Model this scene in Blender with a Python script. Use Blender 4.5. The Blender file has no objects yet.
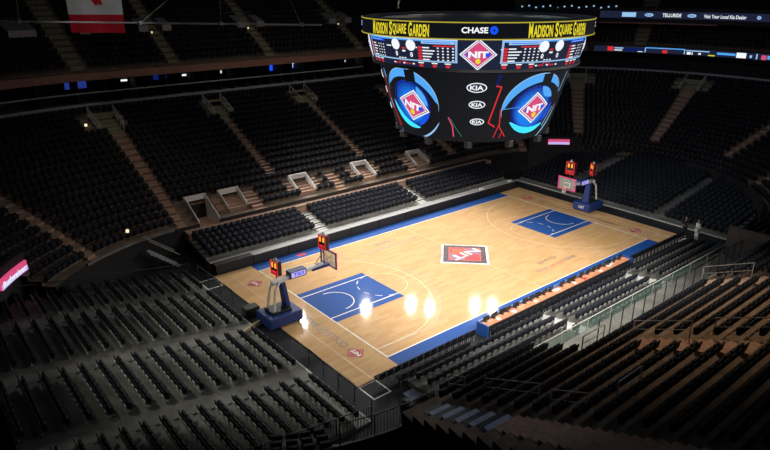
import bpy, math, random
import numpy as np
from mathutils import Vector, Matrix

# ------------------------------------------------------------------ camera, world, lights, exposure
SC = bpy.context.scene
COL = SC.collection
random.seed(7)
YAW, PITCH, FOC = 0.8843, 0.3640, 628.35
CP = Vector((-34.3275, -31.7991, 20.2202))
FW = Vector((math.cos(YAW)*math.cos(PITCH), math.sin(YAW)*math.cos(PITCH), -math.sin(PITCH)))
RT = Vector((math.sin(YAW), -math.cos(YAW), 0))
UP = RT.cross(FW)
cam = bpy.data.cameras.new('camera')
cam.sensor_width = 36; cam.lens = 36*FOC/770; cam.clip_end = 400
co = bpy.data.objects.new('camera', cam); COL.objects.link(co)
co.matrix_world = Matrix.Translation(CP) @ Matrix((RT, UP, -FW)).transposed().to_4x4()
SC.camera = co
SC.view_settings.view_transform = 'Standard'
SC.view_settings.look = 'None'
SC.view_settings.gamma = 1
SC.view_settings.exposure = 0.0
W = bpy.data.worlds.new('world'); SC.world = W; W.use_nodes = True
W.node_tree.nodes['Background'].inputs[0].default_value = (0.45, 0.55, 0.8, 1)
W.node_tree.nodes['Background'].inputs[1].default_value = 0.0028

def spot(name, loc, target, power, size, blend=0.8, radius=0.4, color=(1, .96, .9)):
    l = bpy.data.lights.new(name, 'SPOT'); l.energy = power; l.spot_size = math.radians(size)
    l.spot_blend = blend; l.shadow_soft_size = radius; l.color = color
    o = bpy.data.objects.new(name, l); COL.objects.link(o); o.location = loc
    o.rotation_euler = (Vector(target)-Vector(loc)).to_track_quat('-Z', 'Y').to_euler()
    return o
RING = [(2.3, 29.6, 1.0), (10.9, 27.4, 1.0), (16.1, 24.2, .9), (17.3, 21.8, .9), (22.4, 18.4, .8), (23.9, 16.7, .8)]
CK = 8500
for sx, sy, k in ((1, 1, 1.0), (-1, -1, 1.0), (-1, 1, .8), (1, -1, .8)):
    for (x, y, w) in RING:
        x2, y2 = x*sx, y*sy
        spot('court_spotlight', (x2, y2, 20), ((-6.5 if sx > 0 else 1.5), y2*.04, 0), CK*w*k, 58, 0.9, .42)
# added fill spots that brighten parts of the stands, not known fixtures
spot('stand_fill_light', (-36, -2, 20), (-20, -3, 0), 5200, 46, 1.0, .5, (1, .98, .86))
spot('stand_fill_light', (-22, 14, 22), (-22, 2, 0), 1300, 50, 1.0, .5, (1, .98, .86))
spot('stand_fill_light', (-6, -9, 24), (-4.5, -13.2, 0), 2600, 34, 1.0, .5, (1, .98, .92))
spot('stand_fill_light', (6, 2, 25), (3, -15.2, 0), 3800, 36, 1.0, .5, (.9, 1, .95))
spot('stand_fill_light', (2, -16, 22), (-5.5, -21.5, 4.5), 6000, 50, 1.0, .5, (1, .68, .4))
spot('stand_fill_light', (0, -30, 24), (-5, -23, 4.5), 900, 60, 1.0, .5, (1, .72, .46))
spot('stand_fill_light', (-4, 2, 22), (-3, 14.2, 2), 4200, 50, 1.0, .5, (1, .86, .68))
spot('stand_fill_light', (-17, 6, 22), (-18, 19, 3), 1800, 60, 1.0, .5, (1, .78, .62))
spot('stand_fill_light', (12, -2, 22), (22, -7.5, 1), 2600, 64, 1.0, .5, (.7, .8, 1))
spot('stand_fill_light', (4, 8, 22), (6, 26, 7), 1100, 84, 1.0, .5, (.95, .85, .7))
spot('stand_fill_light', (18, 0, 21), (38, 4, 8), 1800, 80, 1.0, .5, (.8, .82, 1))
spot('stand_fill_light', (0, 10, 24), (-3, 33, 13), 700, 120, 1.0, .5, (.95, .85, .65))

spot('stand_fill_light', (-12, -31, 22), (-18.2, -17.6, 4), 900, 24, 1.0, .4, (.75, .82, 1))
spot('stand_fill_light', (6, -10, 24), (-1, -19.5, 4), 2200, 40, 1.0, .5, (1, .82, .6))
_l = bpy.data.lights.new('ambient_fill', 'AREA'); _l.shape = 'RECTANGLE'; _l.size = 60; _l.size_y = 44; _l.energy = 800; _l.color = (.62, .78, 1)  # added overhead fill that lifts the dark areas, no such ceiling lamp known
_o = bpy.data.objects.new('ambient_fill', _l); COL.objects.link(_o); _o.location = (4, 4, 30.5)
# ------------------------------------------------------------------ helpers
def tag(o, label=None, cat=None, group=None, kind=None):
    if label: o['label'] = label
    if cat: o['category'] = cat
    if group: o['group'] = group
    if kind: o['kind'] = kind
    return o
def empty(name, loc=(0, 0, 0), rz=0, parent=None):
    o = bpy.data.objects.new(name, None); COL.objects.link(o)
    o.location = loc; o.rotation_euler = (0, 0, rz); o.empty_display_size = .2
    if parent: o.parent = parent
    return o
class MB:
    def __init__(s): s.v = []; s.f = []; s.m = []
    def quad(s, a, b, c, d, m=0):
        n = len(s.v); s.v += [tuple(a), tuple(b), tuple(c), tuple(d)]; s.f.append((n, n+1, n+2, n+3)); s.m.append(m)
    def poly(s, pts, m=0):
        n = len(s.v); s.v += [tuple(p) for p in pts]; s.f.append(tuple(range(n, n+len(pts)))); s.m.append(m)
    def hexa(s, p, m=0):            # 8 points: bottom 4 ccw, top 4 ccw
        n = len(s.v); s.v += [tuple(q) for q in p]
        for f in ((3, 2, 1, 0), (4, 5, 6, 7), (0, 1, 5, 4), (1, 2, 6, 5), (2, 3, 7, 6), (3, 0, 4, 7)):
            s.f.append(tuple(n+i for i in f)); s.m.append(m)
        return s
    def box(s, x0, x1, y0, y1, z0, z1, m=0):
        return s.hexa([(x0, y0, z0), (x1, y0, z0), (x1, y1, z0), (x0, y1, z0), (x0, y0, z1), (x1, y0, z1), (x1, y1, z1), (x0, y1, z1)], m)
    def tube(s, a, b, r, n=6, m=0, r2=None):
        a = Vector(a); b = Vector(b); d = (b-a).normalized(); r2 = r if r2 is None else r2
        u = d.orthogonal().normalized(); w = d.cross(u); k = len(s.v)
        for (c, rr) in ((a, r), (b, r2)):
            for i in range(n):
                t = 2*math.pi*i/n; s.v.append(tuple(c+(u*math.cos(t)+w*math.sin(t))*rr))
        for i in range(n):
            j = (i+1) % n; s.f.append((k+i, k+j, k+n+j, k+n+i)); s.m.append(m)
        s.f.append(tuple(k+i for i in reversed(range(n)))); s.f.append(tuple(k+n+i for i in range(n))); s.m += [m, m]
        return s
    def path(s, pts, r, n=6, m=0):
        for a, b in zip(pts, pts[1:]): s.tube(a, b, r, n, m)
        return s
    def mesh(s, name, mats):
        me = bpy.data.meshes.new(name); me.from_pydata(s.v, [], s.f)
        for q in (mats if isinstance(mats, (list, tuple)) else [mats]): me.materials.append(q)
        me.polygons.foreach_set('material_index', s.m); me.update()
        return me
    def build(s, name, mats, parent=None, bevel=0):
        o = bpy.data.objects.new(name, s.mesh(name, mats)); COL.objects.link(o)
        if parent: o.parent = parent
        if bevel:
            b = o.modifiers.new('bevel', 'BEVEL'); b.width = bevel; b.segments = 2; b.limit_method = 'ANGLE'
        return o

def mat(name, col, rough=.6, metal=0, noise=.12, scale=3, spec=.5, emit=None, es=1, coat=0):
    m = bpy.data.materials.new(name); m.use_nodes = True; nt = m.node_tree; b = nt.nodes['Principled BSDF']
    b.inputs['Roughness'].default_value = rough; b.inputs['Metallic'].default_value = metal
    b.inputs['Specular IOR Level'].default_value = spec; b.inputs['Coat Weight'].default_value = coat
    if noise and emit is None:
        tc = nt.nodes.new('ShaderNodeTexCoord'); n = nt.nodes.new('ShaderNodeTexNoise'); n.inputs['Scale'].default_value = scale
        n.inputs['Detail'].default_value = 3
        r = nt.nodes.new('ShaderNodeValToRGB'); r.color_ramp.elements[0].position = .3; r.color_ramp.elements[1].position = .7
        r.color_ramp.elements[0].color = tuple(c*(1-noise) for c in col)+(1,); r.color_ramp.elements[1].color = tuple(min(1, c*(1+noise)) for c in col)+(1,)
        nt.links.new(tc.outputs['Object'], n.inputs['Vector']); nt.links.new(n.outputs['Fac'], r.inputs['Fac']); nt.links.new(r.outputs['Color'], b.inputs['Base Color'])
    else: b.inputs['Base Color'].default_value = tuple(col)+(1,)
    if emit is not None:
        b.inputs['Emission Color'].default_value = tuple(emit)+(1,); b.inputs['Emission Strength'].default_value = es
    return m
def led(name, c, s=1.0): return mat(name, (.002, .002, .002), .7, emit=c, es=s, spec=.1)

def wood_mat():
    m = bpy.data.materials.new('maple_court'); m.use_nodes = True; nt = m.node_tree; b = nt.nodes['Principled BSDF']; L = nt.links.new
    tc = nt.nodes.new('ShaderNodeTexCoord')
    br = nt.nodes.new('ShaderNodeTexBrick'); br.inputs['Scale'].default_value = 1
    br.inputs['Brick Width'].default_value = 1.22; br.inputs['Row Height'].default_value = 0.30; br.inputs['Mortar Size'].default_value = .004
    br.inputs['Color1'].default_value = (.61, .36, .155, 1); br.inputs['Color2'].default_value = (.70, .43, .20, 1); br.inputs['Mortar'].default_value = (.5, .31, .15, 1)
    br.inputs['Bias'].default_value = 0
    L(tc.outputs['Object'], br.inputs['Vector'])
    mp = nt.nodes.new('ShaderNodeMapping'); mp.inputs['Scale'].default_value = (.6, 9, 1); L(tc.outputs['Object'], mp.inputs['Vector'])
    n = nt.nodes.new('ShaderNodeTexNoise'); n.inputs['Scale'].default_value = 2; n.inputs['Detail'].default_value = 5; L(mp.outputs['Vector'], n.inputs['Vector'])
    mx = nt.nodes.new('ShaderNodeMix'); mx.data_type = 'RGBA'; mx.blend_type = 'OVERLAY'; mx.inputs[0].default_value = .25
    L(br.outputs['Color'], mx.inputs[6]); L(n.outputs['Color'], mx.inputs[7])
    L(mx.outputs[2], b.inputs['Base Color'])
    b.inputs['Roughness'].default_value = .6; b.inputs['Specular IOR Level'].default_value = .15
    b.inputs['Coat Weight'].default_value = .45; b.inputs['Coat Roughness'].default_value = .06
    return m
M = {}
M['wood'] = wood_mat()
M['blue_paint'] = mat('blue_court_paint', (.015, .085, .34), .6, noise=.06, coat=.4, spec=.15); M['blue_paint'].node_tree.nodes['Principled BSDF'].inputs['Coat Roughness'].default_value = .06
M['line'] = mat('white_court_line', (.82, .78, .7), .4, noise=0)
M['line_dim'] = mat('faint_line', (.76, .54, .30), .4, noise=0)
M['line_half'] = mat('half_line', (.70, .47, .245), .5, noise=0)
M['line_grey'] = mat('grey_line', (.38, .30, .22), .4, noise=0)
M['floor'] = mat('dark_floor', (.02, .022, .026), .7, spec=.15, noise=.25, scale=.6)
M['tape'] = mat('white_tape', (.7, .7, .66), .5, noise=.05)
M['conc'] = mat('concrete', (.17, .165, .155), .8, noise=.3, scale=1.2)
M['deck'] = mat('stand_decking', (.15, .147, .13), .65, noise=.35, scale=.8)
M['tread'] = mat('terrace_concrete', (.16, .115, .08), .85, noise=.3, scale=1.5)
M['stair'] = mat('stair_carpet', (.38, .235, .165), .85, noise=.2, scale=4)
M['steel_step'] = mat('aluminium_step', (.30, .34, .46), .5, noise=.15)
M['white_wall'] = mat('pale_painted_wall', (.55, .55, .52), .6, noise=.1)
M['black_wall'] = mat('black_panel', (.012, .012, .013), .6, noise=.2)
M['black'] = mat('black_plastic', (.011, .0115, .013), .5, noise=.1)
M['seat'] = mat('seat_upholstery', (.0085, .0105, .017), .75, noise=.2, scale=2, spec=.25)
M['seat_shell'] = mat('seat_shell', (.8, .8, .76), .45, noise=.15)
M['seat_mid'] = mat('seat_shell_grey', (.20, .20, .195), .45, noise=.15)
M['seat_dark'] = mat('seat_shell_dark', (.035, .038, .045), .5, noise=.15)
M['rail'] = mat('grey_rail', (.42, .40, .37), .5, metal=0, noise=.05)
M['rail_dark'] = mat('black_rail', (.03, .03, .03), .5, noise=.05)
M['grey'] = mat('grey_metal', (.33, .33, .33), .45, noise=.08)
M['white'] = mat('white_paint', (.75, .75, .73), .45, noise=.04)
M['pad'] = mat('blue_padding', (.015, .04, .19), .5, noise=.1)
M['fascia'] = mat('brown_fascia', (.30, .15, .11), .6, noise=.12)
M['fascia_pale'] = mat('pale_fascia', (.5, .46, .44), .5, noise=.1)
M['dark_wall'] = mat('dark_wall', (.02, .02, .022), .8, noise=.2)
M['table'] = mat('orange_tabletop', (.62, .27, .14), .5, noise=.1)
M['olive'] = mat('olive_steps', (.27, .25, .15), .8, noise=.2)
M['glass'] = mat('board_glass', (.4, .42, .4), .15, noise=0)
M['orange'] = mat('orange_rim', (.8, .2, .04), .4, noise=0)
M['red'] = mat('red_paint', (.45, .05, .05), .5, noise=.05)
M['flag_red'] = mat('flag_red', (.65, .01, .03), .8, noise=.1)
M['flag_white'] = mat('flag_white', (.8, .78, .76), .8, noise=.05)
M['cloth_white'] = mat('white_cloth', (.7, .7, .68), .8, noise=.08)
M['cloth_dark'] = mat('black_cloth', (.02, .02, .022), .8, noise=.08)
M['skin'] = mat('skin', (.45, .26, .18), .55, noise=.05)
M['logo_red'] = mat('logo_red', (.42, .02, .04), .6, noise=.05)
M['logo_org'] = mat('logo_orange', (.62, .09, .03), .6, noise=.05)
M['logo_purple'] = mat('logo_purple', (.19, .07, .20), .45, noise=.05)
M['logo_dark'] = mat('logo_dark', (.06, .03, .05), .6, noise=.8, scale=5)
M['text_dark'] = mat('court_lettering', (.25, .17, .11), .45, noise=0)
M['text_faint'] = mat('court_lettering_faint', (.40, .27, .20), .45, noise=0)
M['text_red'] = mat('court_lettering_red', (.62, .18, .13), .45, noise=0)
E = {}
E['white'] = led('led_white', (.92, .95, 1), 1.0)
E['yellow'] = led('led_yellow', (.85, .72, .03), .95)
E['yellow_line'] = led('led_yellow_line', (.55, .46, .05), .8)
E['lblue'] = led('led_light_blue', (.09, .42, 1.0), .95)
E['pale'] = led('led_pale_blue', (.35, .62, .95), .9)
E['blue'] = led('led_blue', (.006, .09, .9), 1.0)
E['dblue'] = led('led_deep_blue', (.006, .02, .2), .5)
E['cyan'] = led('led_cyan', (.05, .75, 1), 1.1)
E['red'] = led('led_red', (.8, .03, .04), .9)
E['pink'] = led('led_pink', (.75, .08, .22), .9)
E['lilac'] = led('led_lilac', (.62, .5, .95), .9)
E['orange'] = led('led_orange', (1, .38, .03), 1.3)
E['purple'] = led('led_purple', (.16, .05, .33), .7)
E['black'] = led('led_black', (.005, .006, .009), 1.0)
E['dim'] = led('led_dim_blue', (.03, .06, .4), .5)
E['navy'] = led('led_navy', (.012, .016, .04), 1.0)
E['warm'] = led('lamp_warm', (1, .8, .5), 1.2)
E['green'] = led('led_green', (.02, .2, .08), 1)

# bowl path -----------------------------------------------------------
PA, PB, PR = 31., 14.3, 14.
ARC = PR*math.pi/2; CX, CY = PA-PR, PB-PR
LT = 4*ARC+4*CX+4*CY
def base(q):
    q = q % LT
    segs = [('s', CY, (PA, 0), (0, 1), (1, 0)), ('a', ARC, (CX, CY), 0), ('s', 2*CX, (CX, PB), (-1, 0), (0, 1)), ('a', ARC, (-CX, CY), 90),
            ('s', 2*CY, (-PA, CY), (0, -1), (-1, 0)), ('a', ARC, (-CX, -CY), 180), ('s', 2*CX, (-CX, -PB), (1, 0), (0, -1)), ('a', ARC, (CX, -CY), 270), ('s', CY+1e-6, (PA, -CY), (0, 1), (1, 0))]
    for g in segs:
        if q <= g[1]+1e-9:
            if g[0] == 's': return (g[2][0]+g[3][0]*q, g[2][1]+g[3][1]*q), g[4]
            t = math.radians(g[3])+q/PR; n = (math.cos(t), math.sin(t)); return (g[2][0]+PR*n[0], g[2][1]+PR*n[1]), n
        q -= g[1]
    return (PA, 0), (1, 0)
def P(q, d, z):
    b, n = base(q); return Vector((b[0]+n[0]*d, b[1]+n[1]*d, z))
def N(q): return base(q)[1]
def qfar(x): return CY+ARC+(CX-x)
def qnear(x): return CY+ARC+2*CX+ARC+2*CY+ARC+(x+CX)
def qang(a):   # corner angles: 0..90 NE, 90..180 NW, 180..270 SW, -90..0 SE
    if a < 0: return -CY+PR*math.radians(a)
    if a <= 90: return CY+PR*math.radians(a)
    if a <= 180: return CY+ARC+2*CX+PR*math.radians(a-90)
    return CY+ARC+2*CX+ARC+2*CY+PR*math.radians(a-180)
def proj(p):
    d = Vector(p)-CP; z = d.dot(FW)
    if z < .5: return (-9999, -9999, z)
    return (385+FOC*d.dot(RT)/z, 225-FOC*d.dot(UP)/z, z)
def inview(p, m=40):
    u, v, z = proj(p); return z > .5 and -m < u < 770+m and -m < v < 450+m
def qsteps(q0, q1, step=1.2):
    n = max(1, int(math.ceil((q1-q0)/step))); return [q0+(q1-q0)*i/n for i in range(n+1)]
def ribbon(mb, q0, q1, d0, d1, z0, z1, m=0, step=1.0):      # closed curved box along the bowl path
    qs = qsteps(q0, q1, step)
    for a, b in zip(qs, qs[1:]):
        mb.quad(P(a, d0, z0), P(b, d0, z0), P(b, d0, z1), P(a, d0, z1), m)
        mb.quad(P(b, d1, z0), P(a, d1, z0), P(a, d1, z1), P(b, d1, z1), m)
        mb.quad(P(a, d0, z1), P(b, d0, z1), P(b, d1, z1), P(a, d1, z1), m)
        mb.quad(P(a, d1, z0), P(b, d1, z0), P(b, d0, z0), P(a, d0, z0), m)
    for a in (q0, q1):
        mb.quad(P(a, d0, z0), P(a, d0, z1), P(a, d1, z1), P(a, d1, z0), m)
    return mb

def text_mesh(s, size=1, align='CENTER', sx=1.0, bold=.0):
    c = bpy.data.curves.new('lettering', 'FONT'); c.body = s; c.size = size; c.align_x = align; c.align_y = 'CENTER'; c.resolution_u = 3; c.offset = bold
    o = bpy.data.objects.new('lettering', c); COL.objects.link(o)
    bpy.context.view_layer.update()
    dg = bpy.context.evaluated_depsgraph_get(); me = bpy.data.meshes.new_from_object(o.evaluated_get(dg))
    v = [(p.co.x*sx, p.co.y) for p in me.vertices]; f = [tuple(q.vertices) for q in me.polygons]
    bpy.data.objects.remove(o); bpy.data.curves.remove(c); bpy.data.meshes.remove(me)
    return v, f
def text_obj(name, s, fn, m, parent, size=1, sx=1.0, bold=.0, width=None, height=None):
    v, f = text_mesh(s, size, 'CENTER', sx, bold)
    xs = [a for a, _ in v]; ys = [b for _, b in v]; cx, cy = (max(xs)+min(xs))/2, (max(ys)+min(ys))/2
    kx = width/(max(xs)-min(xs)) if width else 1; ky = height/(max(ys)-min(ys)) if height else 1
    mb = MB(); mb.v = [tuple(fn((a-cx)*kx, (b-cy)*ky)) for a, b in v]; mb.f = f; mb.m = [0]*len(f)
    return mb.build(name, m, parent)

# ------------------------------------------------------------------ the setting
tag(MB().box(-60, 75, -60, 60, -.3, 0).build('floor', M['floor']), kind='structure')
QV0, QV1 = -14., LT/2+24          # part of the round building that the photo can see
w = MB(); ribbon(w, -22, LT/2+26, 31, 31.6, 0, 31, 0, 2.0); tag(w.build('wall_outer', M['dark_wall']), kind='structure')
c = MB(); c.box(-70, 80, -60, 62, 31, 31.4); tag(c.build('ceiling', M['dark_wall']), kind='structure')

# lower bowl terraces
RP, RH, Z0, NR = .85, .374, 2.3, 20
def zrow(i): return Z0+RH*i
# portals: (q, half width, first row, last row)
LOWP = [(qfar(-12.0), .85, 1, 2), (qfar(-5.0), .85, 1, 2), (qfar(2.1), .85, 1, 2), (qfar(9.3), .85, 1, 2), (qfar(-15.0), .85, 0, 2)]
HIGHP = [(qfar(-17.4), .55, 15, 17), (qfar(-7.0), .9, 15, 17), (qfar(3.2), .9, 15, 17), (qang(9.5), .5, 15, 17), (qang(38), .5, 15, 17)]
PORT = LOWP+HIGHP
WALK = [(qnear(1.5), 11.5, 0, 3)]
AIS = [  # q, half width at base, first row, last row
    (qfar(-17.25), .34, 0, 14, 'stair'), (qfar(-7.0), .42, 4, 14, 'stair'), (qfar(3.4), .42, 4, 14, 'stair'), (qfar(14.2), .65, 1, 16, 'stair'),
    (qang(122), .36, 0, 16, 'stair'), (qang(9.5), .38, 3, 15, 'stair'), (qang(-16.6), .38, 3, 19, 'stair'), (qang(38), .38, 3, 15, 'stair'),
    (qang(64), .38, 0, 16, 'stair'), (qang(-40), .42, 0, 19, 'stair'),
    (qnear(-17.8), .5, 6, 19, 'stair'), (qnear(-9.0), .7, 6, 11, 'stair'), (qnear(1.4), .7, 4, 19, 'stair'), (qnear(12.4), .7, 4, 19, 'stair'),
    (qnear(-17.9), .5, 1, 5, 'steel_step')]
SMALL = [(qfar(-10.3), .5, 0, 2, 'stair'), (qfar(-1.6), .5, 0, 2, 'stair'), (qfar(7.6), .5, 0, 2, 'stair')]
AIS += SMALL
def cut(i): return [(q-h, q+h) for q, h, a, b in PORT+WALK if a <= i <= b]
def spans(q0, q1, cuts):
    out = [(q0, q1)]
    for a, b in cuts:
        nx = []
        for s, e in out:
            if b <= s or a >= e: nx.append((s, e)); continue
            if a > s: nx.append((s, a))
            if b < e: nx.append((b, e))
        out = nx
    return [(a, b) for a, b in out if b-a > .15]
BQ0, BQ1 = -22., qang(140)
NQ0, NQ1 = qnear(-24), LT-22.
NQ0 = qang(238)
def terrace(name, ranges, rows, zf, d0, nosing=.03):
    mb = MB()
    for i in range(rows):
        z = zf(i); zp = zf(i-1) if i else 0.0
        da, db = d0+RP*i, d0+RP*(i+1)
        for q0, q1 in ranges:
            for s, e in spans(q0, q1, cut(i) if name == 'lower' else []):
                qs = qsteps(s, e, 1.2)
                for a, b in zip(qs, qs[1:]):
                    if not (inview(P((a+b)/2, da, z), 260)): continue
                    mb.quad(P(b, da, z), P(a, da, z), P(a, db, z), P(b, db, z), 0)
                    mb.quad(P(a, da, zp if i or name == 'lower' else z-.5), P(b, da, zp if i or name == 'lower' else z-.5), P(b, da, z), P(a, da, z), 1 if i == 0 else 0)
    return mb
t = terrace('lower', [(BQ0, BQ1), (NQ0, qang(247)), (qnear(-18.9), NQ1)], NR, zrow, 0)
tag(t.build('floor_lower_terrace', [M['tread'], M['black_wall']]), kind='structure')
UD, UH, UZ, UR = 17.3, .51, 12.95, 16
def zup(i): return UZ+UH*i
t = terrace('upper', [(-6., qang(118))], UR, zup, UD)
tag(t.build('floor_upper_terrace', [M['tread'], M['tread']]), kind='structure')

# pit walls and landings of the portals
ORD = ['first', 'second', 'third', 'fourth', 'fifth', 'sixth', 'seventh', 'eighth', 'ninth', 'tenth', 'eleventh', 'twelfth', 'thirteenth', 'fourteenth', 'fifteenth', 'sixteenth', 'seventeenth', 'eighteenth', 'nineteenth', 'twentieth']
def portal(q, h, r0, r1, label, high, deep=False):
    o = empty('entrance_portal', P(q, RP*r0, 0)); inv = Matrix.Translation(-o.location)
    def L(v): return Vector(v)-o.location
    d0, d1 = RP*r0, RP*(r1+1); zf = zrow(r0-1)-(.0 if high else .1) if r0 else 1.75
    tag(o, label, 'entrance', 'entrances in the seating bowl')
    a = MB(); a.hexa([L(P(q-h, d0, zf-.1)), L(P(q+h, d0, zf-.1)), L(P(q+h, d1+.6, zf-.1)), L(P(q-h, d1+.6, zf-.1)), L(P(q-h, d0, zf)), L(P(q+h, d0, zf)), L(P(q+h, d1+.6, zf)), L(P(q-h, d1+.6, zf))])
    zt0 = zrow(r1+1)
    if not deep:
        n_ = 4; zb_ = zrow(r0)-.1; a = MB()
        for k_ in range(n_):
            e0, e1 = d0+(d1-d0)*k_/n_, d0+(d1-d0)*(k_+1)/n_; zk = zb_+(zt0-.3-zb_)*(k_+.5)/n_
            a.hexa([L(P(q-h, e0, zf-.1)), L(P(q+h, e0, zf-.1)), L(P(q+h, e1, zf-.1)), L(P(q-h, e1, zf-.1)), L(P(q-h, e0, zk)), L(P(q+h, e0, zk)), L(P(q+h, e1, zk)), L(P(q-h, e1, zk))])
    a.build('landing', M['stair'] if not high else M['olive'], o)
    zt = zrow(r1+1)
    for sgn in (-1, 1):
        qq = q+sgn*h; qo = q+sgn*(h+.07*(1 if not high else .5))
        w = MB(); z_a, z_b = zrow(r0)+.2, zt+.45
        w.hexa([L(P(qq, d0, zf)), L(P(qo, d0, zf)), L(P(qo, d1, zf)), L(P(qq, d1, zf)), L(P(qq, d0, z_a)), L(P(qo, d0, z_a)), L(P(qo, d1, z_b)), L(P(qq, d1, z_b))])
        if high:
            w = MB(); w.hexa([L(P(qq, d0, zf)), L(P(qo, d0, zf)), L(P(qo, d1, zf)), L(P(qq, d1, zf)), L(P(qq, d0, zrow(r0))), L(P(qo, d0, zrow(r0))), L(P(qo, d1, zt)), L(P(qq, d1, zt))])
            r = MB(); r.path([L(P(qo, d0, zrow(r0))), L(P(qo, d0, zrow(r0)+.85)), L(P(qo, d1, zt+.85)), L(P(qo, d1, zt))], .035)
            for k in range(1, 6):
                dd = d0+(d1-d0)*k/6; zz = zrow(r0)+(zt-zrow(r0))*k/6; r.tube(L(P(qo, dd, zz)), L(P(qo, dd, zz+.85)), .018, 4)
            r.build('railing', M['white'], o)
        w.build('side_wall', M['white'] if not high else M['olive'], o)
    hb, ht = (zt-.35, zt+.2) if high else (zt-.15, zt+.45)
    hd = MB(); hd.hexa([L(P(q-h-.12, d1, hb)), L(P(q+h+.12, d1, hb)), L(P(q+h+.12, d1+.14, hb)), L(P(q-h-.12, d1+.14, hb)), L(P(q-h-.12, d1, ht)), L(P(q+h+.12, d1, ht)), L(P(q+h+.12, d1+.14, ht)), L(P(q-h-.12, d1+.14, ht))])
    hd.build('header', M['white'] if not high else M['olive'], o)
    if deep:
      dk = MB(); dk.hexa([L(P(q-h, d1+.15, zf)), L(P(q+h, d1+.15, zf)), L(P(q+h, d1+.2, zf)), L(P(q-h, d1+.2, zf)), L(P(q-h, d1+.15, zt-.35)), L(P(q+h, d1+.15, zt-.35)), L(P(q+h, d1+.2, zt-.35)), L(P(q-h, d1+.2, zt-.35))])
      dk.build('doorway', M['black_wall'], o)
    for sgn in (() if deep else (-1, 1)):       # short flight of steps beside the opening
        s = MB(); k = 1 if not high else .8
        for i in range(r0, r1+1):
            qa, qb = sorted((q+sgn*(h+.14), q+sgn*(h+.14+.75*k)))
            for j in (0, 1):
                z = zrow(i)+(j+.15)*RH/2
                s.hexa([L(P(qa, RP*i+RP/2*j+.02, zrow(i))), L(P(qb, RP*i+RP/2*j+.02, zrow(i))), L(P(qb, RP*(i+1), zrow(i))), L(P(qa, RP*(i+1), zrow(i))),
                        L(P(qa, RP*i+RP/2*j+.02, z)), L(P(qb, RP*i+RP/2*j+.02, z)), L(P(qb, RP*(i+1), z)), L(P(qa, RP*(i+1), z))])
        s.build('side_steps', M['stair'] if not high else M['olive'], o)
    return o
LN = ['low seating entrance just right of the left corner opening, with pale parapets', 'low seating entrance with pale parapets, second from the left along the far side',
      'low seating entrance with pale parapets, third from the left along the far side', 'low seating entrance nearest the scoreboard, half under its left screen', 'tall entrance with long pale slanted wall at the far left corner of the far stand']
for (q, h, a, b), l in zip(LOWP, LN): portal(q, h, a, b, l, False, a == 0)
HN = ['upper entrance with pale railings at the top of the far left stairway', 'upper entrance with pale railings above the second stairway of the far side', 'upper entrance with railings above the third stairway, left of the scoreboard',
      'upper entrance with pale railing at top of the right end stairway', 'upper entrance partly behind the right edge of the scoreboard']
for (q, h, a, b), l in zip(HIGHP, HN): portal(q, h, a, b, l, True)

# aisle stairways
def stairway(q, h, r0, r1, key, label, zf=zrow, dbase=0, hh=RH):
    mb = MB(); o0 = P(q, dbase+RP*r0, zf(r0)); sc = PR
    for i in range(r0, r1+1):
        for j in (0, 1):
            mk = 1 if (key == 'steel_step' and j == 0) else 0
            da, db = dbase+RP*i+RP/2*j, dbase+RP*(i+1)-.015
            z0, z1 = zf(i)+.004, zf(i)+.02+j*hh/2
            if j == 0: db = da+RP/2
            c = [P(q-h, da, 0), P(q+h, da, 0), P(q+h, db, 0), P(q-h, db, 0)]
            mb.hexa([Vector((p.x, p.y, z0))-o0 for p in c]+[Vector((p.x, p.y, z1))-o0 for p in c], mk)
    o = mb.build('aisle_stairs', [M[key], M['black']]); o.location = o0
    tag(o, label, 'stairs', 'aisle stairways in the stands'); return o
SL = ['long tan stairway climbing the far stand at its left end', 'tan stairway climbing the middle of the far stand, second from left', 'tan stairway climbing the far stand, third from left',
      'dark stairway of the far stand hidden behind the hanging scoreboard', 'tan stairway in the dark corner at the left edge of the photo', 'stairway climbing the right end stand up to the upper entrance',
      'stairway rising out of the photo at the right edge of the end stand', 'stairway just right of the scoreboard in the far right corner', 'stairway in the far right corner below the scoreboard', 'stairway in the near right corner by the right edge',
      'wide tan stairs at the bottom edge above the bluish metal steps', 'tan lit stairs at lower right, between the two long rails', 'tan stairs at the right edge of the near bowl', 'stairs at the far end of the near bowl',
      'bluish metal steps at the bottom centre of the photo',
      'short tan steps down to the walkway at the first low entrance', 'short tan steps down to the walkway between second and third low entrances', 'short tan steps down to the walkway at the fourth low entrance']
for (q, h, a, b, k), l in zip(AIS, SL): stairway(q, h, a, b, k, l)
UA = [(qfar(-17)+.75, .3, 'upper level stairway left of the hanging flag'), (qfar(-9.6), .6, 'upper level stairway just right of the hanging flag'), (qfar(1.4), .6, 'upper level stairway midway between flag and scoreboard'),
      (qfar(13.9), .6, 'upper level stairway at the left edge of the scoreboard'), (qang(24), .3, 'upper level stairway behind the right ribbon screens'), (qang(50), .3, 'upper level stairway above the scoreboard')]
for q, h, l in UA: stairway(q, h, 0, 14, 'olive', l, zup, UD, UH)
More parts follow.
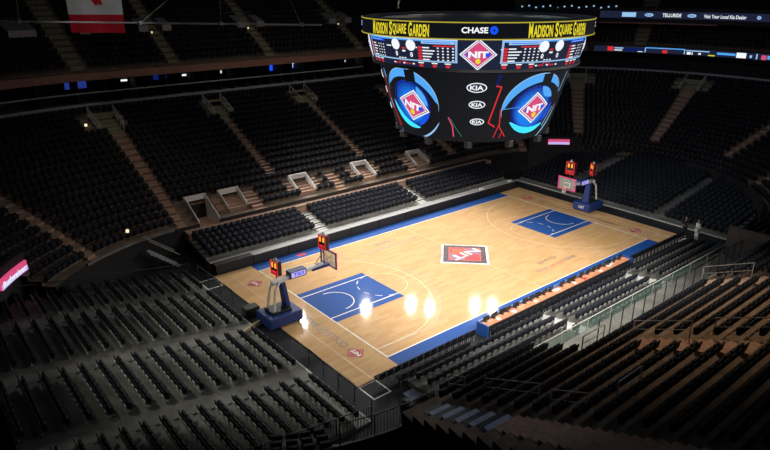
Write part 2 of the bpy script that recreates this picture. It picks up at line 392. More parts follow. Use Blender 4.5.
for n_, (q, h, l) in enumerate(UA[:4]):      # landings with side walls in the upper level
    o0 = P(q, UD+RP*5, zup(5)); o = empty('entrance_portal', o0)
    tag(o, ['upper level entrance box left of the hanging flag', 'upper level entrance box just right of the flag', 'upper level entrance box midway between flag and scoreboard', 'upper level entrance box beside the scoreboard'][n_], 'entrance', 'entrances of the upper level')
    for sg in (-1, 1):
        w = MB(); qa, qb = sorted((q+sg*.75, q+sg*1.7))
        zt = zup(8)+.35
        w.hexa([P(qa, UD+RP*5, zup(5))-o0, P(qb, UD+RP*5, zup(5))-o0, P(qb, UD+RP*8.9, zup(5))-o0, P(qa, UD+RP*8.9, zup(5))-o0,
                P(qa, UD+RP*5, zup(5)+.9)-o0, P(qb, UD+RP*5, zup(5)+.9)-o0, P(qb, UD+RP*8.9, zt)-o0, P(qa, UD+RP*8.9, zt)-o0])
        w.build('side_wall', M['grey'], o)
    l_ = MB(); pp = P(q+.45, UD+RP*5-.1, zup(5)+.15)-o0; l_.tube(pp, pp+Vector((0, 0, .16)), .07, 8)
    l_.build('step_lamp', E['warm'], o)

# suite level, rails, fascias, ribbons
q_a, q_b = -9., qang(128)
t = MB(); ribbon(t, q_a, q_b, 17.0, 21, 9.2, 9.6); tag(t.build('floor_suite_level', M['conc']), kind='structure')
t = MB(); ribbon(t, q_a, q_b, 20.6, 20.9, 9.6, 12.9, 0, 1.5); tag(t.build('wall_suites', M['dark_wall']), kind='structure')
t = MB(); ribbon(t, q_a, q_b, 16.98, 17.1, 9.66, 9.93, 0, 1); tag(t.build('trim_1', M['fascia_pale']), kind='structure')
t = MB(); ribbon(t, qfar(15), q_b, 18.4, 18.55, 10.62, 10.74, 0, 1); tag(t.build('trim_2', M['fascia_pale']), kind='structure')
t = MB(); ribbon(t, qang(36), q_b, 16.9, 17.3, 12.02, 12.72, 0, 1); tag(t.build('trim_3', M['fascia']), kind='structure')
t = MB(); ribbon(t, -9, qang(36), 16.95, 17.3, 12.0, 12.9, 0, 1); tag(t.build('trim_4', M['black_wall']), kind='structure')
t = MB()
for k in range(34):
    q = q_b-1.5*k-1
    a = [P(q-.05, 18.6, 0), P(q+.05, 18.6, 0), P(q+.05, 20.6, 0), P(q-.05, 20.6, 0)]
    t.hexa([(p.x, p.y, 9.6) for p in a]+[(p.x, p.y, 12.2) for p in a])
tag(t.build('wall_suite_dividers', M['dark_wall']), kind='structure')
TV = [(-17.6, 2.0, .8, 'dim', 'wide blue screen glowing in a suite below the flag'), (-10.2, 1.4, .5, 'dblue', 'dim blue screen in the suites right of the flag'), (-3.5, .5, .3, 'white', 'small white screen in the suites, middle of far side'), (2.9, .55, .75, 'blue', 'narrow blue screen in a suite below the third upper stairway'),
      (5.6, 1.2, .8, 'dblue', 'suite screen with white logo between third and fourth upper stairways'), (9.6, .6, .35, 'blue', 'tiny blue screen in a suite left of the scoreboard'), (11.3, .35, .7, 'blue', 'upright blue screen in a suite left of the scoreboard'), (14.2, 1.7, .22, 'white', 'long white lit strip in a suite beside the scoreboard'),
      (-14.1, 1.1, .2, 'white', 'thin white lit strip in a suite right of the flag'), (-7.3, 1.0, .2, 'white', 'pale lit strip in a suite between flag and third stairway')]
for x, w_, h_, k, l in TV:
    q = qfar(x); p0 = P(q, 20.4, 11.3); o = empty('suite_screen', p0, math.atan2(N(q)[1], N(q)[0])-math.pi/2)
    MB().box(-w_/2-.05, w_/2+.05, 0, .1, -h_/2-.05, h_/2+.05).build('frame', M['black'], o)
    MB().box(-w_/2, w_/2, -.02, 0, -h_/2, h_/2).build('display', E['dblue'] if k == 'dblue' else E[k], o)
    tag(o, l, 'screen', 'screens in the suites')
    if x == 5.6:
        text_obj('lettering', 'NIT', lambda a, b: (a, -.03, b), E['white'], o, width=.9, height=.5)
# bridge at the right end with the upper ribbon
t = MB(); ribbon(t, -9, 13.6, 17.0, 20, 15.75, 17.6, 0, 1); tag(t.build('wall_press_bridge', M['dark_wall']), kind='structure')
t = MB(); ribbon(t, 2.2, 8.6, 16.9, 17.0, 15.62, 15.78, 0, 1); tag(t.build('trim_5', M['fascia']), kind='structure')
for k in range(14):
    q = 13.2-.42*k; p0 = P(q, 16.95, 17.55+.12*math.sin(k*2.1))
    o = MB().tube((0, 0, 0), (0, 0, .16), .11, 8).build('bridge_lamp', E['pale']); o.location = p0
    tag(o, 'tiny pale lamp in the row on the press bridge above the scoreboard', 'lamp', 'lamps along the press bridge')

def uq(u): return float(np.interp(u, [590, 610, 630, 650, 670, 690, 710, 730, 750, 770, 790], [9.16, 8.03, 6.92, 5.82, 4.75, 3.69, 2.66, 1.64, .64, -.67, -1.63]))
def on_bowl(q, z, d, mir=1):
    k = (PR+d)/PR
    return lambda a, b: P(q-a/k, d, z+b)
def bar(mb, u0, u1, z0, z1, d, m=0): ribbon(mb, uq(u1)-(.26 if z0 < 14 else 0), uq(u0)-(.26 if z0 < 14 else 0), d, d+.02, z0, z1, m, .4)
rb = empty('ribbon_board', P(1, 16.9, 16.3)); rb_l = rb.location.copy(); rb.location = (0, 0, 0)
tag(rb, 'upper curved ribbon screen with white words across the right end stand', 'led screen')
ribbon(MB(), -4.5, 8.6, 16.86, 17.0, 16.3, 17.15, 0, .6).build('screen', E['navy'], rb)
def kia(u, z, d, par, w=1.05, h=.42, q=None):
    q = uq(u) if q is None else q
    f = on_bowl(q, z, d); mb = MB()
    mb.poly([f(w/2*math.cos(t*math.pi/12), h/2*math.sin(t*math.pi/12)) for t in range(24)]); o = mb.build('logo_oval', E['pale'], par)
    text_obj('lettering', 'KIA', on_bowl(q, z, d-.02), E['navy'], o, width=w*.6, height=h*.5, bold=.02)
for u in (649, 692, 760): kia(u, 16.72, 16.82, rb)
mb = MB(); bar(mb, 622, 636, 16.45, 17.0, 16.83); mb.build('picture', E['pale'], rb)
text_obj('lettering', 'TELLURIDE', on_bowl(uq(672), 16.72, 16.82), E['white'], rb, width=2.2, height=.42, bold=.02)
text_obj('lettering', 'Visit Your Local Kia Dealer', on_bowl(uq(725.5), 16.70, 16.82), E['white'], rb, width=4.8, height=.42, bold=.015)
rb2 = empty('ribbon_board'); tag(rb2, 'lower curved ribbon screen with blue bars and red blocks, right end stand', 'led screen')
ribbon(MB(), -4.5, 8.7, 16.86, 16.95, 12.05, 12.75, 0, .6).build('screen', E['navy'], rb2)
for (u0, u1, z0, z1, k) in [(607, 613, 12.15, 12.7, 'red'), (614, 623, 12.45, 12.6, 'pale'), (614, 622, 12.2, 12.32, 'white'), (625, 643, 12.2, 12.55, 'dblue'), (638, 643, 12.12, 12.25, 'white'), (645, 646, 12.1, 12.7, 'pale'),
                            (646, 685, 12.62, 12.74, 'lblue'), (660, 671, 12.6, 12.72, 'pink'), (663, 668, 12.1, 12.45, 'red'), (685, 686, 12.1, 12.7, 'pale'), (687, 711, 12.5, 12.62, 'pale'), (688, 692, 12.1, 12.4, 'white'), (693, 694, 12.1, 12.4, 'white'), (700, 702.5, 12.15, 12.35, 'white'),
                            (710, 717, 12.08, 12.2, 'yellow'), (719, 738, 12.3, 12.55, 'lblue'), (739, 749, 12.1, 12.7, 'white'), (753, 757, 12.2, 12.5, 'pale'), (762, 763, 12.1, 12.7, 'pale'), (766, 770, 12.1, 12.6, 'pink'), (771, 790, 12.2, 12.6, 'lblue')]:
    mb = MB(); bar(mb, u0, u1, z0, z1, 16.83); mb.build('display_block', E[k], rb2)
# corner signs
def curved_sign(q0, q1, d, z0, z1, label, words, cols):
    o = empty('led_sign'); tag(o, label, 'led sign')
    ribbon(MB(), q0, q1, d, d+.15, z0, z1, 0, .5).build('screen', E[cols[0]], o)
    if len(cols) > 1: ribbon(MB(), q0, q1, d-.02, d, z0, z0+(z1-z0)*.5, 0, .5).build('display_block', E[cols[1]], o)
    if words: text_obj('lettering', words, on_bowl((q0+q1)/2, z0+(z1-z0)*.42, d-.04), E['white'], o, width=(q1-q0)*1.02, height=(z1-z0)*.6, bold=.02)
    return o
curved_sign(qang(42.7), qang(52.7), -.2, 3.08, 3.66, 'small pink and lilac lit sign on the wall behind the right basket', None, ['pink', 'lilac'])
MB_ = curved_sign(qang(137.5), qang(148.5), 2.0, 3.2, 3.85, 'pink lit advertising sign with white script at the left edge', 'Budweiser', ['pink', 'lilac'])
t = MB(); ribbon(t, qang(37), qang(62), -.05, .3, 0, 3.9, 0, 1); tag(t.build('wall_corner_right', M['dark_wall']), kind='structure')
t = MB(); ribbon(t, qang(137), qang(160), 2.2, 2.6, 0, 4.4, 0, 1); tag(t.build('wall_corner_left', M['dark_wall']), kind='structure')

# ------------------------------------------------------------------ basketball court
ct = empty('basketball_court'); tag(ct, 'polished maple basketball court with blue borders and lane areas', 'basketball court')
CZ = .06
MB().box(-17.4, 17.45, -8.85, 8.85, .0, CZ).build('wood_deck', M['wood'], ct)
def flat(name, x0, x1, y0, y1, m, lift=.004, parent=None):
    return MB().box(x0, x1, y0, y1, CZ, CZ+lift).build(name, m, parent or ct)
flat('border_strip', -14.37, 14.37, 7.62, 8.85, M['blue_paint']); flat('border_strip', -14.37, 14.37, -8.85, -7.62, M['blue_paint'])
for s in (-1, 1):
    a, b = sorted((s*14.325, s*8.53))
    key = flat('key_area', a, b, -2.44, 2.44, M['blue_paint'])
    ln = MB(); z0, z1 = CZ+.004, CZ+.009
    for y in (-1.83, 1.83): ln.box(a, b, y-.04, y+.04, z0, z1)
    def arc(cx, cy, r, a0, a1, w=.05, n=24, mb=ln, zz=(z0, z1)):
        for i in range(n):
            t0, t1 = a0+(a1-a0)*i/n, a0+(a1-a0)*(i+1)/n
            pts = [(cx+(r-w/2)*math.cos(t0), cy+(r-w/2)*math.sin(t0)), (cx+(r+w/2)*math.cos(t0), cy+(r+w/2)*math.sin(t0)), (cx+(r+w/2)*math.cos(t1), cy+(r+w/2)*math.sin(t1)), (cx+(r-w/2)*math.cos(t1), cy+(r-w/2)*math.sin(t1))]
            mb.hexa([(x, y, zz[0]) for x, y in pts]+[(x, y, zz[1]) for x, y in pts])
    hx = s*12.75
    arc(hx, 0, 1.35, math.pi/2 if s < 0 else -math.pi/2, -math.pi/2 if s < 0 else -3*math.pi/2, .07)
    for k in range(6):
        t0 = (math.pi/2 if s < 0 else -math.pi/2)+k*math.pi/6+.1
        arc(s*8.53, 0, 1.83, t0, t0+.28, .05, 4)
    ln.build('lane_lines', M['line'], key)
    g = MB(); arc(s*8.53, 0, 1.83, (-math.pi/2 if s < 0 else math.pi/2), (math.pi/2 if s < 0 else 3*math.pi/2), .05, 20, g, (CZ, CZ+.004)); g.build('free_throw_arc', M['line_dim'], ct)
    # three-point lines (college and professional)
    for (R, yc, mm, nm, ww) in ((6.75, 6.6, 'line_dim', 'college_arc', .06), (7.24, 6.71, 'line_grey', 'three_point_arc', .055)):
        g = MB(); th = math.asin(yc/R); 
        if s < 0: arc(hx, 0, R, -th, th, ww, 40, g, (CZ, CZ+.004))
        else: arc(hx, 0, R, math.pi-th, math.pi+th, ww, 40, g, (CZ, CZ+.004))
        for sy in (-1, 1):
            x_, x2 = sorted((s*14.325, hx-s*R*math.cos(th))); g.box(x_, x2, sy*yc-ww/2, sy*yc+ww/2, CZ, CZ+.004)
        g.build(nm, M[mm], ct)
b_ = MB()
for y in (-7.62, 7.62): b_.box(-14.37, 14.37, y-.04, y+.04, CZ+.004, CZ+.008)
for x in (-14.325, 14.325): b_.box(x-.04, x+.04, -7.62, 7.62, CZ+.004, CZ+.009)
b_.build('boundary_lines', M['line'], ct)
g = MB(); g.box(-.03, .03, -7.6, 7.6, CZ, CZ+.003); arc(0, 0, 1.83, 0, 2*math.pi, .05, 40, g, (CZ, CZ+.003)); g.build('half_court_line', M['line_half'], ct)
g = MB()
for x in (-16.35, 16.35): g = MB(); g.box(x-.03, x+.03, -8.8, 8.8, CZ, CZ+.003); g.build('outer_line', M['line_dim'], ct)
for s in (-1, 1): MB().box(s*10.2-.4, s*10.2+.4, 8.0, 8.5, CZ+.004, CZ+.008).build('border_mark', M['logo_red'], ct) if s < 0 else None
# lettering: the floor is read from the far side
def on_floor(cx, cy, ang, z=CZ+.006):
    c_, s_ = math.cos(ang), math.sin(ang)
    return lambda a, b: (cx+a*c_-b*s_, cy+a*s_+b*c_, z)
def ctext(s, cx, cy, ang, w, h, m, par=ct, z=CZ+.006, bold=.02, nm='lettering'): return text_obj(nm, s, on_floor(cx, cy, ang, z), m, par, width=w, height=h, bold=bold)
ctext('CHASE', -3.4, 5.95, math.pi, 2.2, .42, M['text_dark']); ctext('MADISON SQUARE GARDEN', -3.5, 5.05, math.pi, 5.6, .42, M['text_faint'])
ctext('CHASE', 4.1, -4.9, math.pi, 2.2, .42, M['text_dark'])
ctext('MADISON', 5.75, -5.8, math.pi, 1.6, .40, M['text_faint']); ctext('SQUARE', 4.1, -5.8, math.pi, 1.4, .40, M['text_red']); ctext('GARDEN', 2.5, -5.8, math.pi, 1.5, .40, M['text_faint'])
ctext('COLLEGE BASKETBALL', -15.5, -1.75, math.pi/2, 6.9, .5, M['text_dark'])
ctext('NATIONAL INVITATION TOURNAMENT', 15.35, 0, -math.pi/2, 9.0, .40, M['text_dark'])
def diamond(cx, cy, r, rot, cols, z, par, name='emblem', words='NIT', tw=None, th=None, trot=math.pi, ang=0):
    e = None; rr = r
    for k, (f_, mm) in enumerate(cols):
        pts = [(cx+r*f_*math.cos(rot+i*math.pi/2), cy+r*f_*math.sin(rot+i*math.pi/2)) for i in range(4)]
        mb = MB(); mb.hexa([(x, y, z+.004*k) for x, y in pts]+[(x, y, z+.004*k+.003) for x, y in pts]); o = mb.build(name if k == 0 else 'emblem_layer', mm, par if k == 0 else e)
        if k == 0: e = o
    return e
e = diamond(0, 0, 2.68, 0, [(1, M['line']), (.90, M['logo_dark']), (.68, M['logo_org']), (.62, M['logo_red'])], CZ+.002, ct, 'center_emblem')
# purple corners of the emblem and the white word across it
pm = MB()
for sx in (-1, 1): pm.poly([(sx*1.62, 0, CZ+.019), (sx*.72, sx*.9, CZ+.019), (sx*.55, 0, CZ+.019), (sx*.72, -sx*.9, CZ+.019)])
pm.build('emblem_wings', M['logo_purple'], e)
om = MB(); om.poly([(-.9, .35, CZ+.021), (.9, .35, CZ+.021), (0, 1.5, CZ+.021)]); om.build('emblem_ball', M['logo_org'], e)
ctext('NIT', 0, -.05, math.pi, 2.9, .85, M['line'], e, CZ+.024, .02)
ctext('COLLEGE', 1.32, 1.32, -math.pi/4+math.pi, 2.2, .2, M['line_grey'], e, CZ+.024); ctext('TOURNAMENT', -1.32, 1.32, math.pi/4+math.pi, 2.6, .2, M['line_grey'], e, CZ+.024)
for (x, y) in ((-15.6, 5.9), (-15.5, -6.1), (15.35, 5.9), (15.4, -5.9)):
    rot = math.pi/2 if x < 0 else -math.pi/2
    e2 = diamond(x, y, .62, 0, [(1, M['logo_red']), (.8, M['text_red']), (.66, M['logo_red'])], CZ+.002, ct, 'corner_emblem')
    ctext('NIT', x, y, rot, .8, .28, M['line'], e2, CZ+.017, .04)
# tape squares on the dark floor
def tape(x0, x1, y0, y1, label):
    o = MB()
    for a in ((x0, x1, y0, y0+.08), (x0, x1, y1-.08, y1), (x0, x0+.08, y0+.08, y1-.08), (x1-.08, x1, y0+.08, y1-.08)): o.box(*a, .001, .006)
    tag(o.build('floor_tape', M['tape']), label, 'floor marking')
tape(-17.4, -16.2, -10.25, -8.87, 'white tape square on the dark floor at the near left court corner')
tape(-18.75, -17.42, 7.2, 8.75, 'white tape square on the dark floor at the far left court corner')
tag(MB().box(16.0, 17.2, -9.6, -9.45, .001, .008).build('floor_tape', M['tape']), 'short tape strip on the floor by the right end of the front seats', 'floor marking')

# ------------------------------------------------------------------ retractable stands
LRP, LRH = .88, .13
def stand_steps(n, w0, w1, z0):      # local: rows go +X, width along Y
    mb = MB(); depth, rise = LRP, LRH
    for i in range(n): mb.box(i*depth, (i+1)*depth, w0, w1, max(0, z0+rise*i-.3) if i else 0, z0+rise*i)
    return mb
def platform_obj(name, loc, rz, n, w0, w1, z0, label, front='white_wall', aisles=(), stepm='deck'):
    o = empty(name, loc, rz); tag(o, label, 'seating stand')
    stand_steps(n, w0, w1, z0).build('platform', M['deck'], o)
    MB().box(-.03, 0, w0, w1, 0, z0-.06).build('front_panel', M['black_wall'], o)
    MB().box(-.05, .06, w0, w1, z0-.06, z0+.02).build('front_edge', M[front], o)
    for a in aisles:
        s = MB()
        for i in range(n):
            s.box(i*LRP+.02, i*LRP+.44, a-.5, a+.5, z0+LRH*i, z0+LRH*i+.012); s.box(i*LRP+.44, (i+1)*LRP-.01, a-.5, a+.5, z0+LRH*i, z0+LRH*i+.075)
        s.build('aisle_steps', M[stepm], o)
    return o
platform_obj('retractable_stand', (-18.7, 0, 0), math.pi, 16, -9.9, 11.6, .12, 'long low seating stand behind the left baseline, rows of black seats', aisles=(6.3, 0, -6.3))
platform_obj('retractable_stand', (18.85, 0, 0), 0, 14, -12.2, 10.4, .3, 'seating stand behind the right baseline and basket', aisles=(4.6, -5.6), stepm='deck')
LRP, LRH = .7, .16
platform_obj('retractable_stand', (0, 9.85, 0), math.pi/2, 5, -17.0, 17.2, .75, 'low seating stand along the far sideline, behind black courtside tables', aisles=(6.8, -4.7), stepm='white_wall')
LRP, LRH = .88, .13
platform_obj('retractable_stand', (0, -10.4, 0), -math.pi/2, 4, -15.2, 15.6, .3, 'low seating stand along the near sideline, behind the scorers table', front='grey', aisles=(-4.0, 5.8), stepm='white_wall')
t = MB().box(-17.2, 18, 13.37, 14.3, 1.2, 1.98); tag(t.build('floor_far_walkway', M['stair']), kind='structure')
t = MB().box(-15.9, 15.2, -14.3, -14.27+.0, 0, .9); t.box(-13.5, 13, -14.3, -14.27, .9, 1.1); tag(t.build('wall_near_front', M['conc']), kind='structure')

# ------------------------------------------------------------------ seats
def seat_parts():
    b = MB()    # facing -Y, origin on the floor, back at +Y
    b.hexa([(-.23, .10, .42), (.23, .10, .42), (.23, .16, .42), (-.23, .16, .42), (-.21, .18, .82), (.21, .18, .82), (.21, .23, .82), (-.21, .23, .82)])
    sh = MB(); sh.hexa([(-.15, .165, .20), (.15, .165, .20), (.15, .20, .20), (-.15, .20, .20), (-.13, .20, .54), (.13, .20, .54), (.13, .245, .54), (-.13, .245, .54)])
    s = MB(); s.hexa([(-.22, -.02, .38), (.22, -.02, .38), (.22, .09, .38), (-.22, .09, .38), (-.22, -.06, .70), (.22, -.06, .70), (.22, .05, .72), (-.22, .05, .72)])
    a = MB()
    for x in (-.255, .255): a.box(x-.02, x+.02, -.08, .16, .60, .64); a.box(x-.015, x+.015, .08, .14, 0, .62)
    return b, s, sh, a
SB, SS, SH, SA = seat_parts()
ME = {'backrest': None}
me_back = SB.mesh('backrest', M['seat']); me_seat = SS.mesh('seat', M['seat']); me_shell = {1.0: SH.mesh('back_shell', M['seat_shell']), .5: SH.mesh('back_shell', M['seat_mid'])}
me_frame = SA.mesh('frame', M['black'])
def new(name, me, parent=None):
    o = bpy.data.objects.new(name, me); COL.objects.link(o)
    if parent: o.parent = parent
    return o
def mass_mesh(name, items, mats):        # items: (x,y,z,ang,light shell?)
    vs, fs, ms = [], [], []
    parts = [(SB, 0), (SS, 0), (SH, 1)]
    pv = np.array([v for m_, _ in parts for v in m_.v]); off = 0; pf = []; pm_ = []
    for m_, k in parts:
        for f in m_.f: pf.append([i+off for i in f]); pm_.append(k)
        off += len(m_.v)
    pf = np.array(pf); pm_ = np.array(pm_); A = np.array(items); n = len(A)
    c_, s_ = np.cos(A[:, 3]), np.sin(A[:, 3])
    X = pv[None, :, 0]*c_[:, None]-pv[None, :, 1]*s_[:, None]+A[:, 0, None]
    Y = pv[None, :, 0]*s_[:, None]+pv[None, :, 1]*c_[:, None]+A[:, 1, None]
    Z = np.repeat(pv[None, :, 2], n, 0)+A[:, 2, None]
    V = np.stack([X, Y, Z], -1).reshape(-1, 3); F = (pf[None]+(np.arange(n)*len(pv))[:, None, None]).reshape(-1, 4)
    me = bpy.data.meshes.new(name); me.vertices.add(len(V)); me.vertices.foreach_set('co', V.ravel())
    me.loops.add(F.size); me.loops.foreach_set('vertex_index', F.ravel().astype(np.int32))
    me.polygons.add(len(F)); me.polygons.foreach_set('loop_start', np.arange(0, F.size, 4, dtype=np.int32)); me.polygons.foreach_set('loop_total', np.full(len(F), 4, dtype=np.int32))
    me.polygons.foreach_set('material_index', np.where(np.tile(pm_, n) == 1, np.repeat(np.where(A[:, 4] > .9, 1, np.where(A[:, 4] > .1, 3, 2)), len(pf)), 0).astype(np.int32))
    for m_ in mats: me.materials.append(m_)
    me.update(calc_edges=True); me.validate()
    return me
fold, fixed, upper = [], [], []
def add(lst, x, y, z, ang, lab, light=1.0, m=140):
    if inview((x, y, z+.6), m): lst.append((x, y, z, ang, light, lab))
def stand_seats(org, rz, n, w0, w1, z0, aisles, name, first=0, light=1.0, LRP=.88, LRH=.13):
    # local +X = away from court; seats face -X local
    for i in range(first, n):
        y = w0+.35
        while y < w1-.25:
            if all(abs(y-a) > .60 for a in aisles):
                lx, ly = i*LRP+LRP*.62, y
                x = org[0]+lx*math.cos(rz)-ly*math.sin(rz); yy = org[1]+lx*math.sin(rz)+ly*math.cos(rz)
                if name == 'near' and i == 3 and x < -5: y += .53; continue
                add(fold, x, yy, z0+LRH*i, rz-math.pi/2, (name, i, sum(1 for a in aisles if ly > a)), light)
            y += .53
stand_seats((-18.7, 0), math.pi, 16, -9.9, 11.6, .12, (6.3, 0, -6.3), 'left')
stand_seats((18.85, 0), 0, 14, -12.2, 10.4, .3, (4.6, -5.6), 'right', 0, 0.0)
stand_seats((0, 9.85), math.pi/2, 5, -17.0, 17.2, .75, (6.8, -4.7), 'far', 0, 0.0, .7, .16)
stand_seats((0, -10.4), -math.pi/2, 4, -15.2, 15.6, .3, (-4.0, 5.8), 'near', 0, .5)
def bowl_seats(ranges, rows, zf, d0, lst, nm, ports, ais, facing_far=True, r_from=0):
    for i in range(r_from, rows):
        cuts = [(q-h-.95, q+h+.95) if (q, h, a, b) in LOWP else (q-h-.6, q+h+.6) for q, h, a, b in ports if a <= i <= b]+[(q-h, q+h) for q, h, a, b in ports if a == 1 and i == 0]
        cuts += [(q-h-.08, q+h+.08) for q, h, a, b in ais if a <= i <= b]
        d = d0+RP*i+.5
        for q0, q1 in ranges:
            for k, (s, e) in enumerate(spans(q0, q1, cuts)):
                qs = qsteps(s, e, .5); L = 0; pts = [P(q, d, 0) for q in qs]; seg = [(b-a).length for a, b in zip(pts, pts[1:])]; L = sum(seg)
                n = int(L/.55)
                if n < 1: continue
                cum = np.concatenate([[0], np.cumsum(seg)])
                for j in range(n):
                    q = float(np.interp((j+.5)*L/n, cum, qs)); p = P(q, d, 0); nn = N(q)
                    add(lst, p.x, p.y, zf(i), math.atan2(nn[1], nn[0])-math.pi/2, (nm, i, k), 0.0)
A4 = [(q, h, a, b) for q, h, a, b, k in AIS]
bowl_seats([(BQ0, BQ1)], NR-1, zrow, 0, fixed, 'bowl', PORT, A4)
bowl_seats([(NQ0, qang(247)), (qnear(-17.25), NQ1)], NR, zrow, 0, fixed, 'nearbowl', WALK, A4)
bowl_seats([(-6, qang(118))], UR, zup, UD, upper, 'upper', [], [(q, h, 0, 14) for q, h, l in UA])
def dist(t): return (Vector(t[:3])-CP).length
def strict(t): return inview((t[0], t[1], t[2]+.5), 0)
SIDE = {'left': 'left end stand', 'right': 'right end stand', 'far': 'far sideline stand', 'near': 'near sideline stand'}
def individual(lst, n, kind):
    lst.sort(key=lambda t: (not strict(t), dist(t)))
    pick, rest = lst[:n], lst[n:]
    for (x, y, z, ang, light, lab) in pick:
        o = empty('folding_seat' if kind == 'fold' else 'fixed_seat', (x, y, z), ang)
        new('backrest', me_back, o); new('seat', me_seat, o)
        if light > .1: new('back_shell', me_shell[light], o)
        if kind == 'fold':
            blk = ['nearest', 'second', 'third', 'farthest'][lab[2] if lab[0] == 'left' else min(lab[2], 3)]
            l = 'black folding seat, %s row from the court in %s, %s block' % (ORD[lab[1]], SIDE[lab[0]], blk); g = 'folding seats of the '+SIDE[lab[0]]
        else:
            l = 'dark fixed seat, %s row above the near floor fence, %s section from the left' % (ORD[lab[1]], ORD[lab[2]]); g = 'fixed seats of the near lower bowl'
        tag(o, l, 'seat', g)
    return rest
rest1 = individual(fold, 300, 'fold')
rest2 = individual(fixed, 300, 'fixed')
def clean(l): return [(a[0], a[1], a[2], a[3], a[4]) for a in l]
tag(new('folding_seating', mass_mesh('folding_seating', clean(rest1), [M['seat'], M['seat_shell'], M['seat_dark'], M['seat_mid']])), 'rows of black folding seats filling the low stands around the court', 'seats', kind='stuff')
tag(new('fixed_seating', mass_mesh('fixed_seating', clean(rest2+upper), [M['seat'], M['seat_shell'], M['seat_dark'], M['seat_mid']])), 'rows of dark fixed seats filling the lower and upper bowl', 'seats', kind='stuff')
print('seats', len(fold), len(fixed), len(upper))

# ------------------------------------------------------------------ courtside chairs
def chair_meshes():
    s = MB().box(-.22, .22, -.22, .2, .42, .50); b = MB().hexa([(-.21, .19, .50), (.21, .19, .50), (.21, .24, .50), (-.21, .24, .50), (-.2, .26, .88), (.2, .26, .88), (.2, .31, .88), (-.2, .31, .88)])
    l = MB().tube((0, 0, 0), (0, 0, .43), .018, 6)
    return s.mesh('seat', M['seat']), b.mesh('backrest', M['seat']), l.mesh('leg', M['rail'])
cs, cb, cl = chair_meshes()
def chair(x, y, ang, label, group):
    o = empty('courtside_chair', (x, y, 0), ang); new('seat', cs, o); new('backrest', cb, o)
    for sx in (-.19, .19):
        for sy in (-.18, .17): lg = new('leg', cl, o); lg.location = (sx, sy, 0)
    tag(o, label, 'chair', group)
x = -16.3
while x < -9.0: chair(x, -9.35, math.pi, 'black chair in the courtside row left of the scorers table', 'chairs in the courtside row left of the table'); x += .54
x = 8.8
while x < 16.4: chair(x, -9.35, math.pi, 'black chair in the courtside row right of the scorers table', 'chairs in the courtside row right of the table'); x += .54
x = -7.7
while x < 7.7: chair(x, -9.98, math.pi, 'black chair tucked behind the orange scorers table', 'chairs behind the scorers table'); x += .62

x = -15.4
while x < -10.2: chair(x, -10.1, math.pi, 'black chair in the short second row behind the left courtside row', 'chairs in the short second row'); x += .54
# scorers table ---------------------------------------------------------
st = empty('scorers_table', (0, -9.4, 0)); tag(st, 'long courtside scorers table with orange top and blue ends', 'table')
MB().box(-8.2, 7.9, -.32, .30, .70, .75).build('tabletop', M['table'], st)
MB().box(-8.2, 7.9, .32, .42, .02, .86).build('front_panel', mat('table_blue_front', (.10, .22, .48), .4), st)
for k in range(8): MB().box(-8.1+k*2.0, -6.35+k*2.0, .42, .425, .3, .8).build('front_screen', M['pad'], st)
for xx in (-8.3, 7.9): MB().box(xx, xx+.1, -.5, .42, .02, .86).build('end_panel', mat('table_blue_end', (.02, .09, .33), .4), st)
MB().box(-8.2, 7.9, -.32, -.30, .05, .70).build('back_skirt', M['black_wall'], st)
rnd = random.Random(3)
for k in range(22):
    xx = -7.7+k*.71+rnd.uniform(-.15, .15)
    if abs(xx+.7) < .45 or abs(xx-4.9) < .3: continue
    o = empty('computer_monitor', (xx, -9.28, .75), rnd.uniform(-.15, .15))
    MB().box(-.26, .26, -.02, .02, .10, .42).build('display', M['black'], o); MB().box(-.03, .03, -.01, .03, .02, .12).build('stand', M['black'], o); MB().box(-.1, .1, -.07, .09, 0, .02).build('base', M['black'], o)
    tag(o, 'black monitor standing on the orange scorers table', 'monitor', 'monitors on the scorers table')
for k, (xx, yy, w_, c_) in enumerate([(-6.9, -9.53, .3, 'white'), (-5.4, -9.54, .34, 'white'), (-3.2, -9.53, .3, 'white'), (-.75, -9.35, .62, 'white'), (1.1, -9.53, .3, 'white'), (2.3, -9.54, .3, 'red'), (4.3, -9.53, .32, 'white'), (5.6, -9.4, .5, 'white'), (6.2, -9.2, .5, 'white')]):
    o = MB().box(-w_/2, w_/2, -.12, .12, 0, .02).build('paper_sheet', M[c_]); o.location = (xx, yy, .75); o.rotation_euler[2] = rnd.uniform(-.4, .4)
    tag(o, ['white paper near the left end of the scorers table', 'white paper, second from the left on the scorers table', 'white paper left of the middle of the scorers table', 'large white sheet at the middle of the scorers table', 'white paper right of the middle of the scorers table',
            'red folder on the scorers table', 'white paper on the right half of the scorers table', 'white towel heap toward the right end of the scorers table', 'white box top at the right end of the scorers table'][k], 'paper')

# far courtside tables with black skirts
for k in range(11):
    xx = -17.1+k*3.12
    o = empty('courtside_table', (xx+1.55, 9.35, 0)); MB().box(-1.53, 1.53, -.3, .3, .02, .76).build('skirt', M['black_wall'], o)
    MB().box(-1.55, 1.55, -.32, .32, .76, .79).build('tabletop', M['grey'] if k else M['black'], o)
    tag(o, '%s black skirted table from the left along the far sideline' % ORD[k], 'table', 'black skirted tables along the far sideline')
for xx, l in ((12.1, 'small white towel pile on the far tables near the corner'), (16.5, 'white cloth on the last far courtside table')):
    o = MB().hexa([(-.3, -.15, 0), (.3, -.15, 0), (.3, .15, 0), (-.3, .15, 0), (-.2, -.1, .15), (.22, -.1, .12), (.2, .1, .16), (-.2, .1, .12)]).build('towel', M['cloth_white'], bevel=.02); o.location = (xx, 9.35, .79); tag(o, l, 'towel')

